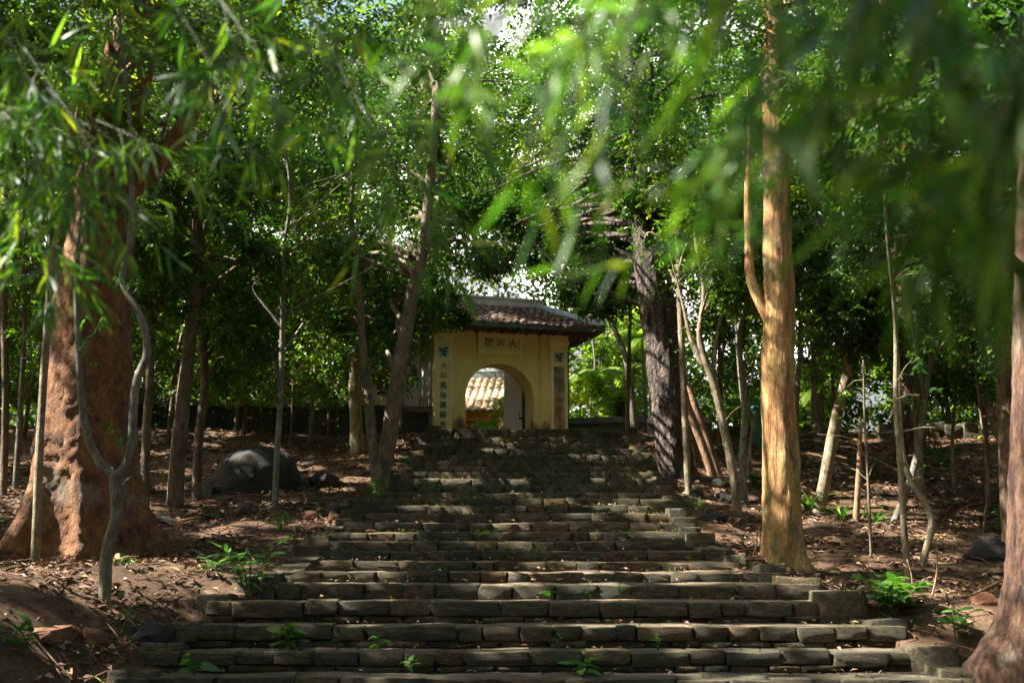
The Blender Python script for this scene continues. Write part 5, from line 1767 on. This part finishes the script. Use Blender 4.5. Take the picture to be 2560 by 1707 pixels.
# ------------------------------------------------------------------ bamboo sprays hanging close to the camera
def spray(label, p0, p1, d0, d1, nodes, L, seed, group, spread=0.16, fan=(3, 5), sag=0.06, down=0.55, flow=None):
    a, c = at(p0[0], p0[1], d0), at(p1[0], p1[1], d1)
    r = random.Random(seed)
    root = empty('bamboo_spray', a)
    tag(root, label, 'bamboo', group)
    mid = a.lerp(c, 0.5) + Vector((0, 0, sag))
    P_, R_ = catmull([(a, 0.0028), (mid, 0.002), (c, 0.0009)], 8)
    b = MB()
    b.tube([q - a for q in P_], R_, 5)
    fl = (c - a).normalized() if flow is None else Vector(flow).normalized()
    for k in range(nodes):
        t = 0.12 + 0.88 * (k + r.random() * 0.8) / nodes
        i = min(int(t * (len(P_) - 1)), len(P_) - 2)
        p = P_[i].lerp(P_[i + 1], t * (len(P_) - 1) - i)
        rnd = Vector((r.gauss(0, 1), r.gauss(0, 0.7), r.gauss(0, 0.8)))
        td = (fl * 0.8 + rnd * 0.75 + Vector((0, 0, -down))).normalized()
        tl = spread * r.uniform(0.4, 1.3)
        e = p + td * tl
        b.tube([p - a, (p + e) / 2 - a + Vector((0, 0, 0.01)), e - a], [0.0012, 0.001, 0.0006], 4, False)
        n = r.randint(*fan)
        for j in range(n):
            s = 1 if j % 2 else -1
            q = p.lerp(e, 0.45 + 0.55 * (j + 1) / n)
            sidev = td.cross(Vector((r.gauss(0, 0.4), 1, r.gauss(0, 0.4)))).normalized()
            ld = td * 0.9 + sidev * s * r.uniform(0.25, 0.75) * (1 - 0.6 * j / n) + Vector((r.gauss(0, 0.12), r.gauss(0, 0.25), -0.2))
            put_leaf(root, BAM, q - a, ld, L * r.uniform(0.55, 1.25), r, 0.9)
    b.build('stem', M['bamboo_stem'], root, True)
    return root


GB = 'bamboo sprays hanging before the camera'
SPRAYS = [
    # label, start px, end px, d0, d1, nodes, leaf length
    ('sunlit bamboo spray along the left frame edge, highest of the bright ones', (-60, -40), (130, 330), 4.2, 3.9, 42, 0.128),
    ('sunlit bamboo spray at the left edge beside the giant trunk, middle height', (-90, 180), (190, 520), 4.0, 3.7, 52, 0.136),
    ('lowest bright bamboo spray at the left edge, over the thin stems', (-80, 350), (150, 700), 4.1, 3.8, 42, 0.136),
    ('bright bamboo spray hanging before the giant trunk', (60, 120), (330, 560), 3.9, 3.7, 38, 0.128),
    ('small bright bamboo spray reaching right of the giant trunk', (240, 300), (520, 480), 3.8, 3.6, 18, 0.120),
    ('bamboo spray in the upper left corner, dim green', (120, -60), (420, 220), 3.6, 3.4, 22, 0.128),
    ('bamboo spray hanging from the top edge left of centre', (480, -80), (700, 240), 3.1, 2.9, 20, 0.128),
    ('long bamboo spray dipping before the double trunk', (700, -80), (1010, 480), 3.2, 2.9, 28, 0.128),
    ('bamboo spray from the top edge above the dark trunks', (620, -60), (560, 300), 3.4, 3.2, 15, 0.120),
    ('dim bamboo spray at the top edge left of the long dipping one', (380, -80), (640, 400), 3.2, 3.0, 18, 0.125),
    ('dim bamboo spray hanging straight down left of the double trunk top', (860, -100), (820, 330), 2.8, 2.6, 16, 0.125),
    ('dim bamboo spray over the top of the double trunk', (1080, -120), (1120, 280), 2.4, 2.2, 16, 0.12),
    ('lone bamboo spray hanging before the gate roof left end', (1000, 150), (1080, 640), 2.9, 2.6, 15, 0.120),
    ('broad bamboo spray sweeping down left at the top centre', (1480, -140), (1160, 160), 1.6, 1.5, 16, 0.095),
    ('blurred bamboo spray hanging over the sky gap', (1560, -120), (1330, 330), 1.5, 1.35, 15, 0.101),
    ('blurred bright bamboo spray right of the sky gap', (1640, -140), (1540, 300), 1.4, 1.25, 11, 0.101),
    ('blurred bamboo spray crossing the tan trunk high up', (1900, -180), (1780, 120), 1.35, 1.25, 11, 0.101),
    ('blurred bamboo spray hiding the upper part of the tan trunk', (2080, -140), (1900, 330), 1.4, 1.3, 16, 0.11),
    ('flat bamboo frond reaching left across the tan trunk', (2350, 560), (1560, 660), 1.7, 1.6, 12, 0.070),
    ('second flat bamboo frond across the tan trunk, higher one', (2250, 420), (1640, 420), 1.6, 1.5, 11, 0.070),
    ('dark bamboo spray hanging over the wide dark trunk', (2180, -120), (2110, 330), 1.3, 1.2, 19, 0.107),
    ('dark bamboo spray in the upper right, left of the corner', (2360, -140), (2270, 420), 1.25, 1.15, 20, 0.107),
    ('dark bamboo mass filling the top right corner', (2620, -80), (2480, 420), 1.2, 1.1, 24, 0.107),
    ('dark bamboo spray between the corner mass and the wide dark trunk', (2460, -60), (2330, 560), 1.3, 1.2, 16, 0.11),
    ('dark bamboo spray low at the right frame edge', (2680, 60), (2460, 540), 1.3, 1.15, 18, 0.107),
    ('bamboo spray along the top edge right of centre', (1900, -120), (1560, 120), 1.45, 1.35, 15, 0.095),
    ('bamboo spray along the top edge far right', (2450, -140), (2050, 120), 1.3, 1.2, 18, 0.101),
]
for k, (lab, p0, p1, d0, d1, nn, L_) in enumerate(SPRAYS):
    flat = 'flat' in lab
    sp_ = spray(lab, p0, p1, d0, d1, nn, L_, 300 + k, GB, spread=0.10 if flat else (0.2 if d0 > 2.4 else 0.11), down=0.1 if flat else 0.28, sag=0.03)

    if 'over the sky gap' in lab:
        dead = blade_mesh('leaf', 0.07, 6, 0.1, 0.2, plain('dead_bamboo_leaf', (0.5, 0.2, 0.03), 0.6, 0.2, 10, 0))
        tag(put_leaf(sp_, [dead], at(1345, 392, 1.4) - sp_.location, Vector((1, 0.2, 0.03)), 0.05, random.Random(1), 0.2), 'withered orange leaf')


# ------------------------------------------------------------------ leaves on the forked sapling
def sprig(parent, p0, p1, n, L, r, meshes=BROAD):
    b = MB()
    b.tube([p0, p0.lerp(p1, 0.5) + Vector((0, 0, 0.02)), p1], [0.004, 0.003, 0.0015], 5)
    b.build('twig', M['twig'], parent, True)
    for k in range(n):
        q = p0.lerp(p1, 0.45 + 0.55 * (k + 1) / n)
        a = r.uniform(0, 6.28)
        put_leaf(parent, meshes, q, Vector((math.cos(a), math.sin(a) * 0.6, -0.45 - 0.4 * r.random())), L * r.uniform(0.7, 1.2), r, 0.3)


r = random.Random(77)
D0 = y_base.y
for (a, c, n) in [((318, 1150), (300, 1080), 6), ((306, 1090), (270, 1050), 7), ((300, 1110), (350, 1085), 4), ((205, 930), (215, 845), 7), ((205, 880), (262, 790), 8), ((205, 900), (250, 905), 4), ((310, 720), (290, 690), 9), ((312, 720), (335, 700), 8), ((200, 860), (215, 790), 5)]:
    sprig(y_root, at(*a, D0 - 0.03) - y_base, at(*c, D0 - 0.08) - y_base, n, 0.09, r)


# ------------------------------------------------------------------ weeds and small plants
def plant(name, label, base, n_stem, h, L, leaves, meshes, seed, group, cat='plant', spread=0.5):
    root = empty(name, base)
    tag(root, label, cat, group)
    r = random.Random(seed)
    for s in range(n_stem):
        a = r.uniform(0, 6.28)
        tip = Vector((math.cos(a) * h * spread * r.uniform(0.3, 1), math.sin(a) * h * spread * r.uniform(0.3, 1), h * r.uniform(0.6, 1.1)))
        mid = tip * 0.5 + Vector((0, 0, h * 0.12))
        b = MB()
        P_, R_ = catmull([(Vector((0, 0, -0.04)), 0.004 + h * 0.006), (mid, 0.003 + h * 0.004), (tip, 0.0015)], 3)
        b.tube(P_, R_, 5, False)
        b.build('stem', M['bamboo_stem'], root, True)
        for k in range(leaves):
            t = 0.25 + 0.75 * (k + 1) / leaves
            q = P_[min(int(t * (len(P_) - 1)), len(P_) - 1)]
            aa = a + k * 2.4 + r.gauss(0, 0.3)
            d = Vector((math.cos(aa), math.sin(aa), r.uniform(-0.1, 0.7)))
            put_leaf(root, meshes, q, d, L * r.uniform(0.6, 1.15), r, 0.3)
    return root


WE = 'weeds growing on and beside the stairs'


def on_row(px, i):
    return Vector((at(px, ROW_Y[i], ROW_D[i]).x, ROW_D[i] + 0.28, ROW_Z[i] + 0.0))


plant('leafy_plant', 'tall fresh-green leafy plant at the left edge of the stairs', gp(622, 1492), 9, 0.62, 0.2, 9, NARROW, 1, None, 'plant', 0.55)
plant('leafy_plant', 'low leafy plant left of the tall fresh-green one', gp(520, 1440), 4, 0.22, 0.16, 4, NARROW, 2, WE)
plant('weed', 'broad-leaved weed on the third step from the bottom, left', on_row(705, 2), 4, 0.2, 0.2, 5, BROAD, 3, WE)
plant('weed', 'broad-leaved weed low on the second step right of centre', on_row(1462, 1), 3, 0.13, 0.22, 4, BROAD, 4, WE)
plant('weed', 'bright weed at the bottom left of the lowest steps', on_row(465, 1), 3, 0.16, 0.18, 4, BROAD, 5, WE)
plant('weed', 'small sprouting weed left of centre on a low step', on_row(832, 2), 2, 0.2, 0.08, 6, BROAD, 6, WE)
plant('weed', 'dark weed clump beside the small sprouting one', on_row(940, 2), 3, 0.14, 0.14, 4, BROAD, 7, WE)
plant('weed', 'tiny weed tuft on the sunlit low step', on_row(1400, 2), 4, 0.14, 0.07, 5, BROAD, 8, WE)
plant('weed', 'tiny weed on the sunlit low step, right', on_row(1655, 2), 3, 0.12, 0.07, 5, BROAD, 9, WE)
plant('weed', 'weed sprout on the lowest visible tread, left of centre', on_row(1028, 1), 2, 0.18, 0.1, 5, BROAD, 10, WE)
plant('weed', 'pair of leaves in a joint halfway down, right of centre', on_row(1378, 4), 2, 0.12, 0.15, 3, BROAD, 11, WE)
plant('weed', 'small leafy weed right of the pair of leaves', on_row(1475, 4), 2, 0.14, 0.1, 4, BROAD, 12, WE)
plant('weed', 'weed beside it under the same step edge', on_row(1558, 4), 2, 0.16, 0.08, 5, BROAD, 13, WE)
plant('weed', 'single bright leaf sprout in the middle of the flight', on_row(1222, 9), 1, 0.14, 0.2, 3, BROAD, 14, WE)
plant('fern', 'green fern at the foot of the double trunk', gp(940, 1248), 7, 0.42, 0.14, 9, NARROW, 15, WE, 'fern')
plant('weed', 'little plant at the left stair edge near the top', on_row(1012, 19), 4, 0.2, 0.13, 5, BROAD, 16, WE)
plant('weed', 'little plant by the rounded stone at the left stair edge', on_row(1090, 15), 3, 0.2, 0.14, 4, BROAD, 17, WE)
plant('weed', 'mossy weed cushion on the right stair blocks', Vector((ROW_XR[11] + 0.1, ROW_D[11] + 0.2, ROW_Z[11] + 0.16)), 10, 0.16, 0.08, 5, NARROW, 18, WE)
plant('broad_plant', 'dark broad-leaved plant in the litter at the lower right', gp(2230, 1540), 12, 0.42, 0.24, 7, BROAD, 19, None, 'plant', 0.9)
plant('broad_plant', 'broad leaves sprouting beside the red-barked root', gp(2390, 1600), 5, 0.3, 0.2, 5, BROAD, 20, WE, 'plant', 0.8)
plant('weed', 'green sprig beside the slab at the lower left', gp(300, 1585), 3, 0.4, 0.18, 4, NARROW, 21, WE)
plant('weed', 'green sprig at the lower left corner', gp(60, 1640), 5, 0.25, 0.24, 5, NARROW, 22, WE)
plant('weed', 'little sprout between the forked sapling and the root knob', gp(185, 1360), 5, 0.14, 0.12, 4, NARROW, 23, WE)
plant('weed', 'small green sprout on the giant trunk roots', gp(200, 1310) + Vector((0, -0.4, 0.25)), 2, 0.2, 0.12, 3, NARROW, 24, WE)
plant('weed', 'grassy tuft on the slope between rocks and stairs', gp(700, 1330), 8, 0.3, 0.24, 3, STRAP, 25, WE)
plant('weed', 'grassy tuft below the giant trunk', gp(320, 1420), 6, 0.14, 0.14, 3, STRAP, 26, WE)
plant('weed', 'sprout at the foot of the thin straight sapling', gp(1715, 1262), 5, 0.16, 0.2, 3, NARROW, 27, WE)
plant('weed', 'pale sunlit weed patch behind the twisting stem', gp(1890, 1215), 9, 0.24, 0.16, 5, BROAD, 28, WE)
plant('weed', 'bright weed patch below the dead stems', gp(1835, 1215), 7, 0.24, 0.16, 5, BROAD, 29, WE)
plant('leafy_plant', 'bright leafy plant at the right frame edge above the rock', gp(2530, 1330), 6, 0.5, 0.28, 5, NARROW, 30, None, 'plant', 0.8)
for k, (lab, px, py, n, L_) in enumerate([('spiky strap-leaved clump right of the tan trunk', 2020, 1275, 16, 0.55), ('low strap-leaved clump at the slim dead stump', 2105, 1300, 14, 0.45), ('strap-leaved clump farther right on the slope', 2190, 1310, 10, 0.4), ('strap-leaved tuft on the crest below the far trunks', 2350, 1160, 14, 0.6)]):
    q = gp(px, py)
    root = empty('strap_plant', q)
    tag(root, lab, 'plant', 'strap-leaved plants')
    r = random.Random(500 + k)
    for j in range(n):
        a = r.uniform(0, 6.28)
        put_leaf(root, STRAP, Vector((r.gauss(0, 0.03), r.gauss(0, 0.03), 0)), Vector((math.cos(a) * 0.7, math.sin(a) * 0.7, r.uniform(0.6, 1.6))), L_ * r.uniform(0.7, 1.2), r, 0.2)

# flowering bush inside the gate
q = at(1232, 1060, 37.0)
fb = empty('flowering_bush', (q.x, 37.0, 2.73))
tag(fb, 'flowering bush with pink blossoms standing inside the arch', 'bush')
Cf, Rf = crown_clumps([((q.x, 37.0, 2.73 + 1.0), (0.6, 0.5, 0.7), 18, 0.4), ((q.x + 0.25, 37.3, 2.73 + 2.0), (0.35, 0.3, 0.7), 8, 0.3)], 5)
V, F, T = foliage(Cf, Rf, 190, 0.1, 0.05, keep_all=True)
link('foliage', np_mesh('foliage', V - np.array(fb.location), F, T), M['leaf_c'], fb)['kind'] = 'stuff'
b = MB()
for k in range(5):
    b.tube([(0, 0, -0.05), (0.1 * math.cos(k * 1.3), 0.1 * math.sin(k * 1.3), 0.6), (0.35 * math.cos(k * 1.3), 0.3 * math.sin(k * 1.3), 1.3)], [0.02, 0.015, 0.006], 5)
b.build('stem', M['bark_grey'], fb)
PET = blade_mesh('petal', 0.35, 3, 0.2, 0.3, M['petal'])
r = random.Random(8)
for k in range(26):
    c = Vector((r.gauss(0.05, 0.4), r.gauss(-0.35, 0.15), r.uniform(0.6, 1.9)))
    fl = empty('blossom', c)
    fl.parent = fb
    for j in range(5):
        a = j * 1.257
        o = bpy.data.objects.new('petal', PET)
        COL.objects.link(o)
        o.parent = fl
        o.rotation_euler = (0.5, 0, a)
        o.scale = (0.06, 0.06, 0.06)

# ------------------------------------------------------------------ litter, twigs
n = 160000
x = rng.uniform(-9.8, 10.5, n)
y = 7.0 + 21.0 * rng.random(n) ** 1.25
cl = vnoise(x * 1.1, y * 1.1, 8) + 0.6 * vnoise(x * 3.3, y * 3.3, 9)
xl_, xr_ = np.interp(y, ROW_D, ROW_XL), np.interp(y, ROW_D, ROW_XR)
out = (x < xl_ - 0.1) | (x > xr_ + 0.1)
ok = out & (rng.random(n) < np.clip(0.55 + cl * 1.3, 0.08, 1)) & (np.abs(x) < y * 0.5 + 0.8)
x, y = x[ok], y[ok]
n = len(x)
P = np.stack([x, y, ground(x, y) + 0.008 + 0.02 * rng.random(n)], 1)
a = rng.uniform(0, 2 * math.pi, n)
D = unit(np.stack([np.cos(a), np.sin(a), rng.normal(0.08, 0.3, n)], 1))
Nn = unit(np.stack([rng.normal(0, 0.5, n), rng.normal(-0.15, 0.5, n), np.ones(n)], 1))
needle = rng.random(n) < 0.3
Ls = np.where(needle, rng.uniform(0.08, 0.3, n), 0.035 + 0.12 * rng.random(n) ** 2.0)
Ws = np.where(needle, rng.uniform(0.006, 0.012, n), Ls * rng.uniform(0.3, 0.55, n))
V, F = leaf_quads(P, D, Nn, Ls, Ws, 0.3, 0.12)
tint = np.clip(rng.beta(2.0, 2.2, n), 0, 0.96)
tint = np.where(rng.random(n) < 0.02, 1.0, tint)
lit = link('leaf_litter', np_mesh('leaf_litter', V, F, np.repeat(tint, 4)), M['litter'])
tag(lit, 'dry brown leaf litter scattered over the forest floor', 'leaf litter', None, 'stuff')
# dead twigs among the litter
r = random.Random(31)
b = MB()
for k in range(1500):
    y = 7.5 + 18 * r.random() ** 1.3
    x = r.uniform(-0.5, 0.52) * (y + 1)
    if float(np.interp(y, ROW_D, ROW_XL)) - 0.1 < x < float(np.interp(y, ROW_D, ROW_XR)) + 0.1:
        continue
    ln, a = r.uniform(0.12, 0.6), r.uniform(0, 6.28)
    p0 = Vector((x, y, gz(x, y) + 0.02))
    x1, y1 = x + math.cos(a) * ln, y + math.sin(a) * ln
    p1 = Vector((x1, y1, gz(x1, y1) + r.uniform(0.01, 0.08)))
    w = r.uniform(0.003, 0.009)
    b.tube([p0, p0.lerp(p1, 0.5) + Vector((r.gauss(0, 0.02), r.gauss(0, 0.02), 0.02)), p1], [w, w * 0.9, w * 0.5], 4, False)
tag(b.build('dead_twigs', M['deadwood'], lit), kind='stuff')
# a thinner scatter on the treads
n = 2600
i = rng.integers(0, 25, n)
rx = rng.random(n)
x = np.array(ROW_XL)[i] + rx * (np.array(ROW_XR) - np.array(ROW_XL))[i]
y = np.array(ROW_D)[i] + rng.uniform(0.12, 0.6, n)
P = np.stack([x, y, np.array(ROW_Z)[i] + 0.02 + 0.015 * rng.random(n)], 1)
a = rng.uniform(0, 2 * math.pi, n)
D = unit(np.stack([np.cos(a), np.sin(a), rng.normal(0.05, 0.2, n)], 1))
Nn = unit(np.stack([rng.normal(0, 0.35, n), rng.normal(0, 0.35, n), np.ones(n)], 1))
Ls = rng.uniform(0.04, 0.1, n)
V, F = leaf_quads(P, D, Nn, Ls, Ls * rng.uniform(0.15, 0.5, n), 0.3, 0.12)
o = link('tread_litter', np_mesh('tread_litter', V, F, np.repeat(np.clip(rng.beta(2, 2, n), 0, 1), 4)), M['litter'], stairs)
tag(o, kind='stuff')
# moss and tiny grass in the joints of the steps
n = 5500
i = rng.integers(0, 25, n)
x = np.array(ROW_XL)[i] + rng.random(n) * (np.array(ROW_XR) - np.array(ROW_XL))[i]
keep = vnoise(x * 1.7, i * 3.1, 21) > 0.08
x, i = x[keep], i[keep]
n = len(x)
y = np.array(ROW_D)[i] + rng.choice([0.02, 0.5, 0.56], n) + rng.normal(0, 0.03, n)
P = np.stack([x, y, np.array(ROW_Z)[i] + 0.0 * x], 1)
D = unit(np.stack([rng.normal(0, 0.6, n), rng.normal(-0.2, 0.6, n), np.ones(n)], 1))
Nn = unit(rng.normal(0, 1, (n, 3)))
Ls = 0.012 + 0.05 * rng.random(n) ** 2
V, F = leaf_quads(P, D, Nn, Ls, Ls * 0.35, 0.3, 0.2)
o = link('joint_moss', np_mesh('joint_moss', V, F, np.repeat(rng.uniform(0.1, 0.9, n), 4)), M['leaf_a'], stairs)
tag(o, kind='stuff')

# fallen sticks
STK = [('bare curved twig sticking up at the lower right', 2330, 1490, 0.5, 0.4, 1.2), ('second bare twig beside it, leaning right', 2280, 1490, 0.35, -0.4, 1.3), ('long pale stick lying against the red-barked root', 2420, 1490, 0.9, 1.0, 0.35), ('fallen stick below the leaning pale trunk', 1990, 1215, 0.9, 0.2, 0.1), ('short stick standing by the stair edge', 1880, 1395, 0.3, 0.5, 1.1)]
for k, (lab, px, py, ln, az, el) in enumerate(STK):
    q = gp(px, py)
    e = empty('stick', q)
    tag(e, lab, 'stick', 'sticks on the forest floor')
    d = Vector((math.sin(az) * math.cos(el), -0.2 * math.cos(el), math.sin(el)))
    b = MB()
    P_, R_ = catmull([(Vector((0, 0, 0.0)), 0.014), (d * ln * 0.5 + Vector((0.03, 0, 0.03)), 0.011), (d * ln + Vector((0.0, 0, 0.06)), 0.006)], 4)
    b.tube(P_, R_, 6)
    b.tube([P_[5], P_[5] + Vector((-0.08, 0, 0.1))], [0.006, 0.003], 5)
    b.build('stick_wood', M['deadwood'], e, True)
q = gp(212, 1382)
b = MB()
b.box(-0.2, 0.2, -0.11, 0.11, 0, 0.025)
b.box(-0.2, 0.2, -0.1, -0.02, 0.026, 0.03)
o = b.build('dark_board', M['board_dark'])
o.location = q + Vector((0, 0, 0.03))
o.rotation_euler = (0.1, 0.05, -0.4)
tag(o, 'small dark board lying on the soil before the giant trunk', 'board')
o = rock('plastic_bag', 'crumpled white plastic scrap near the dead stems', gp(1795, 1212) + Vector((0, 0, 0.05)), (0.26, 0.2, 0.14), M['plastic'], 71, 'bag', None, 3, 0.8)
for k, (px, py, s) in enumerate([(150, 1372, (0.36, 0.36, 0.34)), (328, 1365, (0.34, 0.36, 0.36))]):
    q = gp(px, py)
    rock('root_knob', ['pale burl of root on the near left of the giant trunk', 'rounded burl of root behind the forked sapling'][k], q + Vector((0, 0.1, 0.1)), s, M['bark_giant'], 50 + k, 'root', None, 3, 0.25)

# ------------------------------------------------------------------ white bank behind the hill, added to whiten the sky gaps
m, nt, p = new_mat('added_cloud_white')
p.inputs['Base Color'].default_value = (0.9, 0.9, 0.92, 1)
p.inputs['Roughness'].default_value = 1.0
p.inputs['Specular IOR Level'].default_value = 0.0
M['added_cloud'] = m
nu, nv = 150, 46
vs, fs = [], []
for layer in (0, 1):
    for j in range(nv + 1):
        for i in range(nu + 1):
            s, t = -1900 + 3800 * i / nu, j / nv
            top = 720 + 330 * mnoise.noise(Vector((s * 0.0012, 1.7, 0))) + 120 * mnoise.noise(Vector((s * 0.005, 5.7, 0)))
            bulge = 260 * math.sin(math.pi * min(1, 0.12 + 0.88 * t)) ** 0.6
            q = Vector((s * 0.004, t * 3.2, 0.0))
            bil = 230 * abs(mnoise.noise(q)) + 120 * abs(mnoise.noise(q * 2.3)) + 50 * abs(mnoise.noise(q * 5.1))
            off = (bulge + bil) * (1 if layer == 0 else -1)
            if t == 1:
                off = 0
            vs.append((s * 0.8 - 0.6 * off, 1700 - s * 0.6 - 0.8 * off, -60 + t * top))
    o0 = layer * (nu + 1) * (nv + 1)
    for j in range(nv):
        for i in range(nu):
            a = o0 + j * (nu + 1) + i
            f_ = (a, a + 1, a + nu + 2, a + nu + 1)
            fs.append(f_ if layer == 0 else f_[::-1])
b = MB()
b.add(vs, fs)
tag(b.build('added_cloud', M['added_cloud'], None, True), 'white bank added behind the hill to whiten the sky gaps above the gate', 'added_cloud', None, 'structure')
